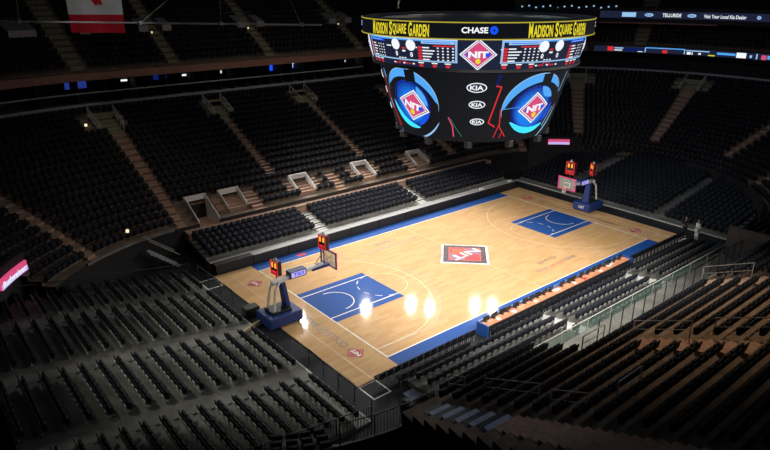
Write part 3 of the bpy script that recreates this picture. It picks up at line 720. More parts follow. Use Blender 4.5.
# ------------------------------------------------------------------ basketball hoops
def hoop(s, label):
    # local frame: +X towards the court centre, origin below the backboard plane
    o = empty('basketball_hoop', (s*13.1, 0, 0), 0 if s < 0 else math.pi); tag(o, label, 'basketball hoop')
    MB().box(-5.1, -2.75, -.95, .85, .2, .92).build('base', M['pad'], o, .06)
    for (x_, y_) in ((-4.9, -.8), (-4.9, .7), (-3.0, -.8), (-3.0, .7)): MB().tube((x_, y_-.04, .17), (x_, y_+.04, .17), .105, 10).build('wheel', M['black'], o)
    MB().box(-4.7, -3.3, -.6, .5, .92, 1.1).build('base_machinery', M['black'], o, .03)
    text_obj('lettering', 'NIT', lambda a, b: (-2.74, a, .55+b), M['white'], o, width=.6, height=.28, bold=.03)
    MB().hexa([(-3.5, -.35, .9), (-3.2, -.35, .9), (-3.2, .35, .9), (-3.5, .35, .9), (-3.75, -.22, 2.75), (-3.45, -.22, 2.75), (-3.45, .22, 2.75), (-3.75, .22, 2.75)]).build('mast', M['pad'], o, .03)
    for y_ in (-.42, .42): MB().path([(-4.5, y_, 1.0), (-4.25, y_*.8, 2.5), (-3.9, y_*.6, 2.9)], .085, 8).build('strut', M['white'], o)
    MB().hexa([(-4.3, -.2, 2.72), (-.5, -.13, 3.05), (-.5, .13, 3.05), (-4.3, .2, 2.72), (-4.3, -.2, 2.98), (-.5, -.13, 3.25), (-.5, .13, 3.25), (-4.3, .2, 2.98)]).build('boom', M['white'], o, .02)
    MB().hexa([(-1.4, -.2, 2.9), (-.1, -.28, 2.95), (-.1, .28, 2.95), (-1.4, .2, 2.9), (-1.4, -.2, 3.05), (-.1, -.28, 3.1), (-.1, .28, 3.1), (-1.4, .2, 3.05)]).build('boom_padding', M['pad'], o)
    sg = MB().box(-3.1, -1.9, -.27, .27, 2.86, 3.32).build('sign_box', M['pad'], o)
    for sd in (-1, 1):
        p_ = MB().box(-3.02, -1.98, sd*.275-.004, sd*.275+.004, 2.92, 3.26).build('sign_face', E['lilac'], sg)
    # lettering is a sub-part of the sign box
    for sd in (-1, 1): text_obj('lettering', 'NIT', (lambda sd: lambda a, b: (-2.5-sd*a*-1, sd*.283, 3.09+b) if sd < 0 else (-2.5-a, .283, 3.09+b))(sd), E['blue'], sg, width=.75, height=.24, bold=.03)
    for y_ in (-.5, .5): MB().path([(-1.2, 0, 3.1), (-.05, y_, 3.75)], .03, 6).build('brace', M['grey'], o)
    fr = MB()
    for a in ((-.9, .9, 2.86, 2.92), (-.9, .9, 3.91, 3.97)): fr.box(-.05, .02, a[0], a[1], a[2], a[3])
    for y_ in (-.9, .84): fr.box(-.05, .02, y_, y_+.06, 2.92, 3.91)
    f_ = fr.build('backboard_frame', M['pad'] if s < 0 else M['grey'], o)
    gl = MB().box(-.02, .0, -.84, .84, 2.92, 3.91).build('backboard', M['bglass'], o)
    tq = MB()
    for a in ((-.3, .3, 3.05, 3.1), (-.3, .3, 3.45, 3.5)): tq.box(.0, .008, a[0], a[1], a[2], a[3])
    for y_ in (-.3, .25): tq.box(.0, .008, y_, y_+.05, 3.1, 3.45)
    tq.build('target_square', M['white'], gl)
    le = MB()
    for a in ((-.94, .94, 2.82, 2.93), (-.94, .94, 3.9, 4.01)): le.box(.021, .04, a[0], a[1], a[2], a[3])
    for y_ in (-.94, .83): le.box(.021, .04, y_, y_+.11, 2.93, 3.9)
    le.build('light_border', E['pink'], o)
    rm = MB(); n = 20
    for i in range(n):
        t0, t1 = 2*math.pi*i/n, 2*math.pi*(i+1)/n; rm.tube((.38+.229*math.cos(t0), .229*math.sin(t0), 3.05), (.38+.229*math.cos(t1), .229*math.sin(t1), 3.05), .014, 5)
    rm.box(.0, .17, -.08, .08, 3.0, 3.06); rm.build('rim', M['orange'], o)
    nt = MB()
    for i in range(12):
        t0, t1 = 2*math.pi*i/12, 2*math.pi*(i+1)/12
        for (a_, b_) in ((t0, t1), (t1, t0)):
            nt.path([(.38+.225*math.cos(a_), .225*math.sin(a_), 3.04), (.38+.17*math.cos(b_), .17*math.sin(b_), 2.85), (.38+.13*math.cos(a_), .13*math.sin(a_), 2.62)], .007, 3)
    nt.build('net', M['white'], o)
    return o
M['bglass'] = bpy.data.materials.new('backboard_glass'); M['bglass'].use_nodes = True
_b = M['bglass'].node_tree.nodes['Principled BSDF']; _b.inputs['Base Color'].default_value = (.55, .6, .55, 1); _b.inputs['Alpha'].default_value = .35; _b.inputs['Roughness'].default_value = .2
hoop(-1, 'blue based basketball hoop with white boom at the near left baseline'); hoop(1, 'blue based basketball hoop with red lit backboard at the far right baseline')
def shot_clock(loc, rz, h, w, label, pole, fwd):
    o = empty('shot_clock', loc, rz); tag(o, label, 'shot clock', None)
    MB().box(-.14, .14, -w/2, w/2, 0, h).build('case', M['black'], o)
    MB().tube((0, 0, -pole), (0, 0, 0), .04, 8).build('pole', M['black'], o)
    MB().tube((0, 0, h), (0, 0, h+.2), .16, 8, r2=.05).build('horn', M['grey'], o)
    for sd in (-1, 1):
        f = MB()
        x0, x1 = sorted((sd*.141, sd*.155))
        for a in ((-w/2, w/2, 0, .07), (-w/2, w/2, h-.07, h)): f.box(x0, x1, a[0], a[1], a[2], a[3])
        for y_ in (-w/2, w/2-.07): f.box(x0, x1, y_, y_+.07, .07, h-.07)
        f.build('light_border', E['red'], o)
        f = MB(); x2 = sd*.148
        f.poly([(x2, -w/2+.14, .14), (x2, w/2-.14, .14), (x2, w/2-.14, h*.32), (x2, -w/2+.14, h*.32)]); f.build('game_time', E['red'], o)
        for yy in (-.16, .16):
            d_ = MB(); z_ = h*.7
            d_.box(min(x2, x2+sd*.01), max(x2, x2+sd*.01), yy-.085, yy+.085, z_-.17, z_+.17); d_.build('digit', E['orange'], o)
shot_clock((-13.45, 0, 4.15), .12, .98, .72, 'red lit shot clock above the left backboard', .95, 1)
shot_clock((-16.9, .25, 3.25), .1, .95, .78, 'red lit shot clock above the rear mast of the left hoop', .3, 1)
shot_clock((13.45, 0, 4.25), math.pi+.1, 1.15, .85, 'red lit shot clock above the right backboard', .95, 1)
shot_clock((16.3, -.5, 3.75), math.pi-.6, 1.1, .72, 'red lit shot clock right of the right backboard, above its mast', .8, 1)
# gear beside the left hoop
o = MB().box(-.5, .5, -.35, .35, 0, .7).build('equipment_case', M['black'], bevel=.05); o.location = (-18.05, 1.9, 0); tag(o, 'black equipment case on the floor beside the left hoop base', 'case')
o = MB().box(-.9, .9, -.09, .09, 0, .1).build('padded_board', mat('tan_pad', (.42, .33, .17), .7)); o.location = (-19.1, .0, .34); o.rotation_euler[2] = .35; tag(o, 'tan plank lying at the front of the left stand by the hoop', 'plank')
for k, (x_, y_) in enumerate(((-16.95, -12.3), (-16.6, -13.1))):
    o = MB(); o.tube((0, 0, 0), (0, 0, .8), .3, 12, r2=.34); o.tube((0, 0, .8), (0, 0, 1.0), .34, 12, r2=.15); o = o.build('waste_bin', M['black']); o.location = (x_, y_, 0)
    tag(o, ['black rounded bin by the near left floor corner, closer to the court', 'black rounded bin by the near left floor corner, closer to the glass fence'][k], 'bin')
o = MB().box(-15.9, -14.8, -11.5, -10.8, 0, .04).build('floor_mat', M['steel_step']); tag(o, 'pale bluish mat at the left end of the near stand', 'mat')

# ------------------------------------------------------------------ rails and fences
def railing(pts, h, label, m='rail_dark', bars=0, post=1.6, r=.03, mid=False, name='guard_rail', cat='railing', glass=None, group=None):
    o0 = Vector(pts[0]); o = empty(name, o0); tag(o, label, cat, group); P_ = [Vector(p)-o0 for p in pts]; H = Vector((0, 0, h))
    MB().path([p+H for p in P_], r).build('top_rail', M[m], o)
    if mid: MB().path([p+H*.5 for p in P_], r*.8).build('middle_rail', M[m], o)
    for a, b in zip(P_, P_[1:]):
        n = max(1, round((b-a).length/post))
        for i in range(n+1):
            if i == 0 and a is not P_[0]: continue
            p = a+(b-a)*i/n; MB().tube(p, p+H, r*1.1).build('post', M[m], o)
        if bars:
            k = int((b-a).length/bars); mb = MB()
            for i in range(1, k): p = a+(b-a)*i/k; mb.tube(p, p+H, r*.35, 4)
            mb.build('balusters', M[m], o)
        if glass:
            MB().quad(a+Vector((0, 0, .08)), b+Vector((0, 0, .08)), b+H*.95, a+H*.95) if False else None
            nrm = (b-a).cross(H).normalized()*.01
            g = MB(); g.hexa([a+Vector((0, 0, .08))-nrm, b+Vector((0, 0, .08))-nrm, b+Vector((0, 0, .08))+nrm, a+Vector((0, 0, .08))+nrm, a+H*.93-nrm, b+H*.93-nrm, b+H*.93+nrm, a+H*.93+nrm]); g.build('glass_panel', M[glass], o)
    return o
M['fglass'] = bpy.data.materials.new('fence_glass'); M['fglass'].use_nodes = True
_b = M['fglass'].node_tree.nodes['Principled BSDF']; _b.inputs['Base Color'].default_value = (.12, .22, .18, 1); _b.inputs['Alpha'].default_value = .3; _b.inputs['Roughness'].default_value = .1
railing([(-18.3, -11.2, 0), (-18.2, -5.3, 0)], 1.0, 'black floor railing before the near half of the left stand', post=1.5)
railing([(-18.3, 9.6, 0), (-18.2, 4.2, 0)], 1.0, 'black floor railing before the far half of the left stand', post=1.6)
railing([(-18.75, -11.75, .12), (-25, -11.75, 1.05), (-31.5, -11.75, 2.0)], 1.0, 'black railing down the near side of the left stand', bars=.16, post=2)
railing([(-18.75, 10.05, .12), (-25, 10.05, 1.05), (-32.5, 10.05, 2.1)], .95, 'dark railing along the far side of the left stand', post=2)
railing([P(q, -.08, 1.5) for q in qsteps(qang(250), qnear(-17), 2)], 1.1, 'black railing with thin bars curving round the near left corner', bars=.15, post=1.6, name='corner_railing')
t = MB(); ribbon(t, qang(238), qnear(-16), -.16, -.0, 0, 1.5, 0, 1); tag(t.build('wall_corner_near', M['black_wall']), kind='structure')
railing([(-15.1, -13.15, .57), (-5.0, -13.15, .57)], 1.15, 'black barred railing behind the left half of the near stand', bars=.14, post=2.3)
t = MB(); ribbon(t, qnear(-10), qnear(13), .02, 3.4, 0, 1.3, 0, 1); tag(t.build('floor_near_walkway', M['deck']), kind='structure')
t = MB(); ribbon(t, qnear(-10), qnear(13), 3.32, 3.4, 1.3, 3.75, 0, 1); tag(t.build('wall_near_bowl', M['grey']), kind='structure')
railing([P(qnear(x_), .1, 1.3) for x_ in (-9.8, -4.8, 0, 5, 10)]+[P(q, .1, 1.3) for q in qsteps(qnear(12.5), qnear(17)+6, 1.5)], .85, 'green tinted glass fence at the back of the near stand', m='rail', post=2.3, glass='fglass', name='glass_fence', cat='fence')
railing([P(qnear(x_), 1.5, 1.3) for x_ in (-6, 0, 5, 12)], 1.85, 'row of tall dark posts with a top rail behind the green glass fence', post=1.15, name='post_fence', cat='fence')
def frame_rail(q, d, w_, z, label, m='rail', h=.8):
    n = N(q); a = P(q-w_/2, d, z); b = P(q+w_/2, d, z)
    return railing([a, b], h, label, m, post=w_, r=.028, mid=True, group='short rails in the near bowl')
def rrail(x_, d0, d1, label):
    a = P(qnear(x_), d0, 2.3+.44*d0); b = P(qnear(x_), d1, 2.3+.44*d1)
    return railing([a, b], .9, label, 'rail', post=2.4, r=.028, mid=True, group='short rails in the near bowl')
rrail(-16.3, .2, 1.2, 'small pale rail at the left foot of the bluish metal steps')
rrail(-16.2, 2.3, 5.1, 'long pale rail along the top side of the bluish metal steps')
rrail(-16.6, 5.9, 7.4, 'pale rail above the wide tan stairs at the bottom of the photo')
frame_rail(qnear(-14.6), 7.9, 1.6, 5.9, 'pale rail right of the wide tan stairs at the bottom')
frame_rail(qnear(-9.9), 3.5, 1.8, 4.0, 'small pale rail frame behind the middle of the glass fence')
rrail(-8.3, 4.6, 7.2, 'long pale rail frame left of the lit tan stairs')
rrail(-7.9, 8.0, 10.4, 'pale rail frame at the right of the lit tan stairs')
rrail(1.9, 3.2, 5.8, 'pale rail frame high on the right, behind the glass fence')
rrail(2.4, 7.0, 9.4, 'pale rail frame at the right edge of the near bowl')
# far corner stairs beneath the left end of the far stand
o = empty('service_stairs', (-18.6, 12.2, 0)); tag(o, 'dark steel service stairs under the left end of the far stand', 'stairs')
for i in range(8): MB().box(-.25*i-.3, -.25*i, 0, 1.1, .2*i+.1, .2*i+.16).build('step', M['grey'], o)
for y_ in (0, 1.1): MB().path([(.1, y_, 1.0), (-2.1, y_, 2.7)], .025).build('handrail', M['rail'], o)
# concrete ledge of the dark corner
t = MB(); ribbon(t, qfar(-18), qang(126), -.12, .02, 2.2, 2.36, 0, 1); tag(t.build('trim_6', M['conc']), kind='structure')
t = MB(); ribbon(t, qfar(17), qfar(-16.9), -.98, -.9, 1.98, 2.1, 0, 1.5)
for k, x_ in enumerate((-22.8, )):
    pass
tag(t.build('trim_7', M['tread']), kind='structure')
t = MB(); ribbon(t, qang(-78), qang(-8), -.1, .02, 1.6, 2.95, 0, 1); tag(t.build('trim_8', M['black_wall']), kind='structure')
t = MB(); ribbon(t, qnear(13), qnear(13.15), .02, 3.4, 0, 3.6, 0, 1); tag(t.build('wall_walkway_end', M['conc']), kind='structure')
# little lamps seen in the dark
for k, (pt, l) in enumerate([((-21.6, 13.9, 3.1), 'small warm lamp on the ledge rail in the far left corner'), ((-19.9, 27.5, 8.6), 'tiny step lamp at the foot of the far left upper entrance')]):
    o = MB().tube((0, 0, 0), (0, 0, .2), .12, 8).build('wall_lamp', E['warm']); o.location = pt; tag(o, l, 'lamp')

# ------------------------------------------------------------------ scoreboard
sb = empty('hanging_scoreboard', (0, 0, 0)); tag(sb, 'round hanging scoreboard with curved screens above the court', 'scoreboard')
def cone_pt(r0, z0, r1, z1, off=0):
    def f(th, z):
        r = r0+(r1-r0)*(z-z0)/(z1-z0)+off; t_ = math.radians(th)
        return (-r*math.cos(t_), -r*math.sin(t_), z)
    return f
RINGP = (8.0, 18.25, 8.0, 17.25); STATP = (7.6, 17.25, 7.2, 15.4); LOWPAR = (6.85, 15.3, 5.5, 10.55)
def shell(par, th0, th1, z0, z1, off, m, name, parent=sb, n=None, thick=.0):
    f = cone_pt(*par, off); g = cone_pt(*par, off-.08-thick); mb = MB(); n = n or max(2, int(abs(th1-th0)/3)+1)
    for i in range(n):
        a, b = th0+(th1-th0)*i/n, th0+(th1-th0)*(i+1)/n
        mb.quad(f(b, z0), f(a, z0), f(a, z1), f(b, z1))
        if thick:
            mb.quad(g(a, z0), g(b, z0), g(b, z1), g(a, z1)); mb.quad(f(a, z1), g(a, z1), g(b, z1), f(b, z1)); mb.quad(f(a, z0), f(b, z0), g(b, z0), g(a, z0))
    return mb.build(name, m, parent)
ring = shell(RINGP, 0, 360, 17.25, 18.25, 0, E['black'], 'ring_screen', n=90, thick=.5)
for z in (18.2, 17.25): shell(RINGP, 0, 360, z-.03, z+.04, .04, E['yellow_line'], 'ring_trim', ring, n=90)
def on_cone(par, th, z, off):
    f = cone_pt(*par, off); r = (par[0]+(par[2]-par[0])*(z-par[1])/(par[3]-par[1]))
    return lambda a, b: f(th+math.degrees(a/r), z+b)
def stext(s, par, th, z, w_, h_, m, parent, off=.05, bold=.01, shear=0):
    g = on_cone(par, th, z, off)
    return text_obj('lettering', s, lambda a, b: g(a, b), m, parent, width=w_, height=h_, bold=bold)
def small_caps(s, par, th, z, w_, h_, m, parent):     # first letters taller
    words = s.split(); tot = sum(len(x_)+.25 for x_ in words)+.55*(len(words)-1); r = par[0]; cur = -w_/2; u = w_/tot
    for x_ in words:
        stext(x_[0], par, th+math.degrees((cur+u*.62)/r), z, u*1.1, h_, m, parent, bold=.03)
        ww = u*(len(x_)-1); stext(x_[1:], par, th+math.degrees((cur+u*1.28+ww/2)/r), z-h_*.06, ww*.96, h_*.84, m, parent, bold=.03)
        cur += u*(len(x_)+.25+.55)
for th in (5.3, 83.0, 185.3, 263.0): small_caps('MADISON SQUARE GARDEN', RINGP, th, 17.75, 4.9, .84, E['yellow'], ring)
for th in (42.5, 222.5, 132.5, 312.5):
    stext('CHASE', RINGP, th, 17.78, 1.55, .34, E['white'], ring, bold=.03)
    g = on_cone(RINGP, th+8.0, 17.78, .05); mb = MB(); mb.poly([g(.25*math.cos(k*math.pi/4+.39), .25*math.sin(k*math.pi/4+.39)) for k in range(8)]); o = mb.build('logo_octagon', E['blue'], ring)
    g2 = on_cone(RINGP, th+8.0, 17.78, .07); mb = MB(); mb.poly([g2(.08*math.cos(k*math.pi/2+.78), .08*math.sin(k*math.pi/2+.78)) for k in range(4)]); mb.build('logo_hole', E['black'], o)
# statistics screens and corner panels
def patch(par, th0, th1, z0, z1, k, parent, off=.05, name='display_block'): return shell(par, th0, th1, z0, z1, off, E[k], name, parent, n=max(1, int(abs(th1-th0)/4)))
def disc(par, th, z, rx, rz, k, parent, off=.05, name='display_disc', n=24):
    g = on_cone(par, th, z, off); mb = MB(); c0 = g(0, 0); pts = [g(rx*math.cos(2*math.pi*i/n), rz*math.sin(2*math.pi*i/n)) for i in range(n)]
    for i in range(n): mb.poly([c0, pts[i], pts[(i+1) % n]])
    return mb.build(name, E[k], parent)
def stats(th0, th1, flip):
    s = shell(STATP, th0, th1, 15.42, 17.22, 0, E['navy'], 'statistics_screen', n=24, thick=.4); W_ = th1-th0
    def X(f):
        if flip: f = (f-.64) if f >= .64 else (f+.62 if f < .385 else f-.08)
        return th0+W_*f
    def pt(f0, f1, z0, z1, k, off=.05):
        a, b = sorted((X(f0), X(f1))); patch(STATP, a, b, z0, z1, k, s, off)
    def full(z0, z1, k, off=.05): patch(STATP, th0+.5, th1-.5, z0, z1, k, s, off)
    full(17.04, 17.2, 'lblue'); full(17.14, 17.17, 'white', .06); full(15.80, 15.88, 'pale')
    for xx in (th0+.6, th1-1.6): patch(STATP, xx, xx+1.0, 15.8, 17.1, 'pale', s, .05)
    pt(.70, .97, 16.90, 17.08, 'pale', .07); pt(.72, .94, 16.97, 17.01, 'blue', .08); pt(.03, .30, 16.88, 17.02, 'blue', .07); pt(.05, .26, 16.93, 16.97, 'pale', .08)
    for k in range(5):     # rows of the table
        z = 16.66-.18*k
        pt(.665, .70, z-.065, z+.065, 'red'); pt(.705, .705+.06+.015*((k*7) % 4), z-.035, z+.04, 'white')
        for c_ in (.83, .87, .91, .95): pt(c_, c_+.015, z-.035, z+.035, 'white')
        pt(.035, .07, z-.06, z+.06, 'red'); pt(.075, .13+.01*((k*5) % 3), z-.035, z+.035, 'white')
        for c_ in (.18, .22, .26): pt(c_, c_+.015, z-.035, z+.035, 'white')
    pt(.80, .97, 16.75, 16.82, 'red')
    for c_ in (.06, .13, .20, .68, .80, .91): pt(c_-.02, c_+.03, 15.69, 15.76, 'white', .06); pt(c_-.012, c_+.022, 15.48, 15.64, 'red')
    for k, c_ in enumerate((.39, .42, .45, .50, .53, .56, .60)): pt(c_, c_+.022, 15.58, 15.66, 'red' if k % 3 else 'white')
    for c_ in (.46, .49, .52): pt(c_, c_+.02, 15.92, 15.98, 'white'); pt(c_, c_+.015, 15.71, 15.77, 'red')
    for f in (.44, .60):
        disc(STATP, X(f), 16.76, .37, .34, 'white', s, .07); stext('0', STATP, X(f), 16.18, .2, .3, E['white'], s, .06, .04)
    pt(.505, .54, 16.5, 16.6, 'red'); pt(.505, .54, 16.33, 16.43, 'white'); pt(.32, .38, 16.6, 16.67, 'white'); pt(.645, .66, 16.6, 16.67, 'white')
    return s
stats(-25.5, 35.5, False); s2 = stats(54.5, 115.5, True)
for a, b in ((144.5, 205.5 - .0), (234.5, 295.5)):
    stats(a+10 if a < 200 else a, b-10 if a < 200 else b, False)
def nit_diamond(par, th, z, r, parent, tilt=0.0, sx=1.0, off=.06, words=True):
    root = None
    for k, (f_, c_) in enumerate(((1, 'white'), (.90, 'purple'), (.84, 'white'), (.78, 'pink'))):
        g = on_cone(par, th, z, off+.012*k); mb = MB(); n = 4
        def q_(u_, v_): # unit square -> rotated diamond
            a, b = (u_-v_)*r*f_, (u_+v_-1)*r*f_
            a *= sx; return g(a*math.cos(tilt)-b*math.sin(tilt), a*math.sin(tilt)+b*math.cos(tilt))
        for i in range(n):
            for j in range(n): mb.quad(q_(i/n, j/n), q_((i+1)/n, j/n), q_((i+1)/n, (j+1)/n), q_(i/n, (j+1)/n))
        o = mb.build('emblem' if k == 0 else 'emblem_layer', E[c_], parent if k == 0 else root)
        if k == 0: root = o
    def tf(a, b):
        g = on_cone(par, th, z, off+.07); return g(a*math.cos(tilt)-b*math.sin(tilt), a*math.sin(tilt)+b*math.cos(tilt))
    for (cx_, cz_, rr, c_) in ((-r*.5*sx, 0, r*.16, 'blue'), (r*.5*sx, 0, r*.16, 'blue'), (0, -r*.42, r*.17, 'yellow')):
        mb = MB(); g = on_cone(par, th, z, off+.055); pts = [(cx_+rr*math.cos(k*math.pi/5), cz_+rr*math.sin(k*math.pi/5)) for k in range(10)]
        mb.poly([g(a*math.cos(tilt)-b*math.sin(tilt), a*math.sin(tilt)+b*math.cos(tilt)) for a, b in pts]); mb.build('emblem_spot', E[c_], root)
    text_obj('lettering', 'NIT', tf, E['white'], root, width=r*1.05*sx, height=r*.42, bold=.05)
    return root
for a, b in ((35.5, 54.5), (115.5, 154.5), (205.5-10+10, 234.5), (295.5, 334.5)):
    cpn = shell(STATP, a, b, 15.42, 17.22, -.02, E['navy'], 'corner_screen', n=8, thick=.4)
    nit_diamond(STATP, (a+b)/2 if a > 100 else 44.6, 16.34, .95, cpn, 0, 1.2)
low = shell(LOWPAR, 0, 360, 10.55, 15.3, 0, E['black'], 'main_screen', n=90, thick=.5)
shell((7.3, 15.42, 7.3, 15.25), 0, 360, 15.25, 15.42, 0, M['black'], 'screen_ledge', n=60, thick=.4)
for dz, th in ((14.24, 45.0), (13.13, 45.7), (11.97, 46.4)):
    for base_ in (0, 90, 180, 270):
        w_ = {14.24: 1.28, 13.13: 1.05, 11.97: .92}[dz]
        o = disc(LOWPAR, th+base_, dz, w_/2, w_*.25, 'white', low, .05, 'logo_oval'); disc(LOWPAR, th+base_, dz, w_/2-.07, w_*.25-.06, 'navy', o, .065, 'logo_field')
        stext('KIA', LOWPAR, th+base_, dz, w_*.66, w_*.24, E['white'], o, .08, .03)
def strip(par, pts, w_, k, parent, off=.06, name='display_stroke'):     # stroke through (theta, z) points
    mb = MB(); f = cone_pt(*par, off); L_ = [(math.radians(t_)*6.3, z) for t_, z in pts]
    for (a, b), (c_, d_) in zip(L_, L_[1:]):
        dx, dz = c_-a, d_-b; l_ = math.hypot(dx, dz) or 1; nx, nz = -dz/l_*w_/2, dx/l_*w_/2
        q4 = [(a+nx, b+nz), (c_+nx, d_+nz), (c_-nx, d_-nz), (a-nx, b-nz)]; mb.poly([f(math.degrees(x_/6.3), z) for x_, z in q4])
    return mb.build(name, E[k], parent)
def crescent(par, th, z, r, w0, a0, a1, k, parent, off, sx=1.0, tilt=0.0, n=28, name='display_arc'):
    g = on_cone(par, th, z, off); mb = MB(); pts = []
    for i in range(n+1):
        t_ = a0+(a1-a0)*i/n; w_ = w0*math.sin(math.pi*i/n)**.6+.01
        row = []
        for rr in (r, r-w_):
            a, b = rr*sx*math.cos(t_), rr*math.sin(t_); row.append(g(a*math.cos(tilt)-b*math.sin(tilt), max(10.62-z, a*math.sin(tilt)+b*math.cos(tilt))))
        pts.append(row)
    for i in range(n): mb.quad(pts[i][0], pts[i+1][0], pts[i+1][1], pts[i][1])
    return mb.build(name, E[k], parent)
PI = math.pi
for k in range(5): E['g%d' % k] = led('led_glow', (.006, .03+.05*k, .32+.16*k), .9)
def blue_art(th, z, sx, tilt, dth, ddz, flip):
    f = -1 if flip else 1
    crescent(LOWPAR, th, z, 2.15, .55, .12*PI, .98*PI, 'lblue', low, .03, sx, tilt)
    crescent(LOWPAR, th, z, 2.2, .05, .05*PI, 1.05*PI, 'pale', low, .045, sx, tilt)
    a = disc(LOWPAR, th+f*1, z-.15, 1.55*sx, 1.6, 'dblue', low, .04, 'display_glow'); [disc(LOWPAR, th+f*.6*k, z-.12-.05*k, (1.5-.16*k)*sx, 1.55-.15*k, 'g%d' % k, low, .042+.004*k, 'display_glow') for k in range(5)]
    crescent(LOWPAR, th, z-.1, 1.75, .42, 1.12*PI, 1.72*PI, 'cyan', low, .06, sx, tilt); crescent(LOWPAR, th, z-.1, 1.45, .5, .1*PI, .42*PI, 'lblue', low, .062, sx, tilt)
    crescent(LOWPAR, th, z-.25, 2.3, .12, 1.6*PI, 1.98*PI, 'pale', low, .06, sx, tilt); crescent(LOWPAR, th, z-.5, 2.5, .08, 1.35*PI, 1.6*PI, 'lblue', low, .06, sx, tilt)
    crescent(LOWPAR, th, z-.1, 1.6, .25, 1.72*PI, 2.0*PI, 'blue', low, .061, sx, tilt)
    patch(LOWPAR, th+dth, th+dth+7.5, z+1.35, z+2.15, 'black', low, .075)
blue_art(1.0, 13.0, 1.08, -.35, .5, 0, False); blue_art(83.5, 12.85, 1.12, .12, .5, 0, True)
nit_diamond(LOWPAR, 4.2, 12.75, 1.12, low, -.25, 1.2, .09); nit_diamond(LOWPAR, 83.5, 12.75, 1.08, low, .1, 1.2, .09)
blue_art(182.5, 12.9, 1.0, -.35, .5, 0, False); blue_art(262, 12.75, 1.0, .12, 2.5, 0, True)
nit_diamond(LOWPAR, 185.2, 12.75, .95, low, -.25, 1.15, .09); nit_diamond(LOWPAR, 264.5, 12.7, .90, low, .12, 1.1, .09)
for b0 in (0, 180):
    strip(LOWPAR, [(57+b0, 15.1), (55.5+b0, 14.4)], .2, 'dblue', low); strip(LOWPAR, [(55.5+b0, 14.35), (58.5+b0, 14.3), (53.5+b0, 11.9), (58+b0, 11.6)], .09, 'red', low)
    strip(LOWPAR, [(60+b0, 12.8), (61+b0, 11.6), (66+b0, 10.9)], .07, 'red', low); strip(LOWPAR, [(61+b0, 11.9), (58+b0, 10.85)], .06, 'red', low); strip(LOWPAR, [(63.5+b0, 11.3), (62+b0, 10.8)], .05, 'red', low)
    strip(LOWPAR, [(-24+b0, 14.6), (-22+b0, 12.6), (-15+b0, 11.0)], .07, 'red', low); strip(LOWPAR, [(-26+b0, 13.6), (-20+b0, 11.9), (-17+b0, 10.9)], .05, 'red', low); strip(LOWPAR, [(28.5+b0, 12.2), (31+b0, 11.6), (31.5+b0, 10.85)], .09, 'pink', low)
    strip(LOWPAR, [(30+b0, 12.1), (33+b0, 11.5), (37+b0, 10.9)], .05, 'green', low); strip(LOWPAR, [(62+b0, 12.8), (72+b0, 12.9)], .04, 'lblue', low)
    strip(LOWPAR, [(-22+b0, 14.9), (-21+b0, 14.3)], .14, 'lblue', low); strip(LOWPAR, [(-24+b0, 12.8), (-22+b0, 12.2)], .12, 'lblue', low)
    strip(LOWPAR, [(108+b0, 14.9), (106+b0, 13.6)], .07, 'pale', low); strip(LOWPAR, [(104+b0, 12.6), (98+b0, 11.3)], .08, 'pale', low)
shell((5.35, 10.8, 5.2, 10.4), 0, 360, 10.45, 10.56, 0, M['black_wall'], 'bottom_frame', n=48, thick=.5)
for k in range(12):
    t_ = 2*PI*k/12+.2; MB().box(-.2, .2, -.2, .2, -.45, 0).build('speaker_box', M['black'], sb, .03).location = (5.4*math.cos(t_), 5.4*math.sin(t_), 10.55)
mb = MB(); mb.tube((0, 0, 17.9), (0, 0, 18.15), 7.4, 24, r2=6.5); mb.build('top_housing', M['black'], sb)
mb = MB()
for z in (10.9, 15.35): mb.tube((0, 0, z), (0, 0, z+.1), 5.3, 24)
mb.build('inner_deck', M['black'], sb)
for k in range(8):
    t_ = 2*PI*k/8; MB().tube((5.5*math.cos(t_), 5.5*math.sin(t_), 18.7), (4.5*math.cos(t_), 4.5*math.sin(t_), 31), .05, 6).build('hoist_cable', M['rail_dark'], sb)

# ------------------------------------------------------------------ flag and rigging pipe
fl = empty('hanging_flag', (-22.6, 9.87, 17.55), math.radians(-40.5)); tag(fl, 'red and white flag with a maple leaf hanging from the roof', 'flag')
def wavy(x0, x1, z0, z1, m, nm):
    mb = MB(); n = 14
    def y(x_, z): return .07*math.sin(x_*3.1+z*.6)
    for i in range(n):
        a, b = x0+(x1-x0)*i/n, x0+(x1-x0)*(i+1)/n
        mb.quad((a, y(a, z0), z0), (b, y(b, z0), z0), (b, y(b, z1), z1), (a, y(a, z1), z1)); mb.quad((b, y(b, z0)+.02, z0), (a, y(a, z0)+.02, z0), (a, y(a, z1)+.02, z1), (b, y(b, z1)+.02, z1))
    return mb.build(nm, m, fl)
wavy(-1.68, 1.68, 0, 1.05, M['flag_red'], 'lower_band'); wavy(-1.68, 1.68, 1.05, 4.0, M['flag_white'], 'middle_band'); wavy(-1.68, 1.68, 4.0, 5.0, M['flag_red'], 'upper_band')
leaf = [(0, 1.0), (.14, .72), (.33, .82), (.25, .35), (.47, .55), (.53, .42), (.82, .47), (.72, .22), (.85, .12), (.42, -.2), (.48, -.36), (.06, -.3), (.08, -.8), (-.08, -.8), (-.06, -.3), (-.48, -.36), (-.42, -.2), (-.85, .12), (-.72, .22), (-.82, .47), (-.53, .42), (-.47, .55), (-.25, .35), (-.33, .82), (-.14, .72)]
mb = MB(); lp = [(b*1.15, -.09, 2.52-a*1.15) for a, b in leaf]; c0 = (-.05, -.09, 2.52); lp2 = [(p[0]*1.0, p[1], p[2]) for p in lp]
for i in range(len(lp2)): mb.poly([c0, lp2[i], lp2[(i+1) % len(lp2)]])
mb.build('maple_leaf', M['flag_red'], fl)
MB().tube((-1.75, 0, 5.03), (1.75, 0, 5.03), .05).build('hanging_bar', M['grey'], fl)
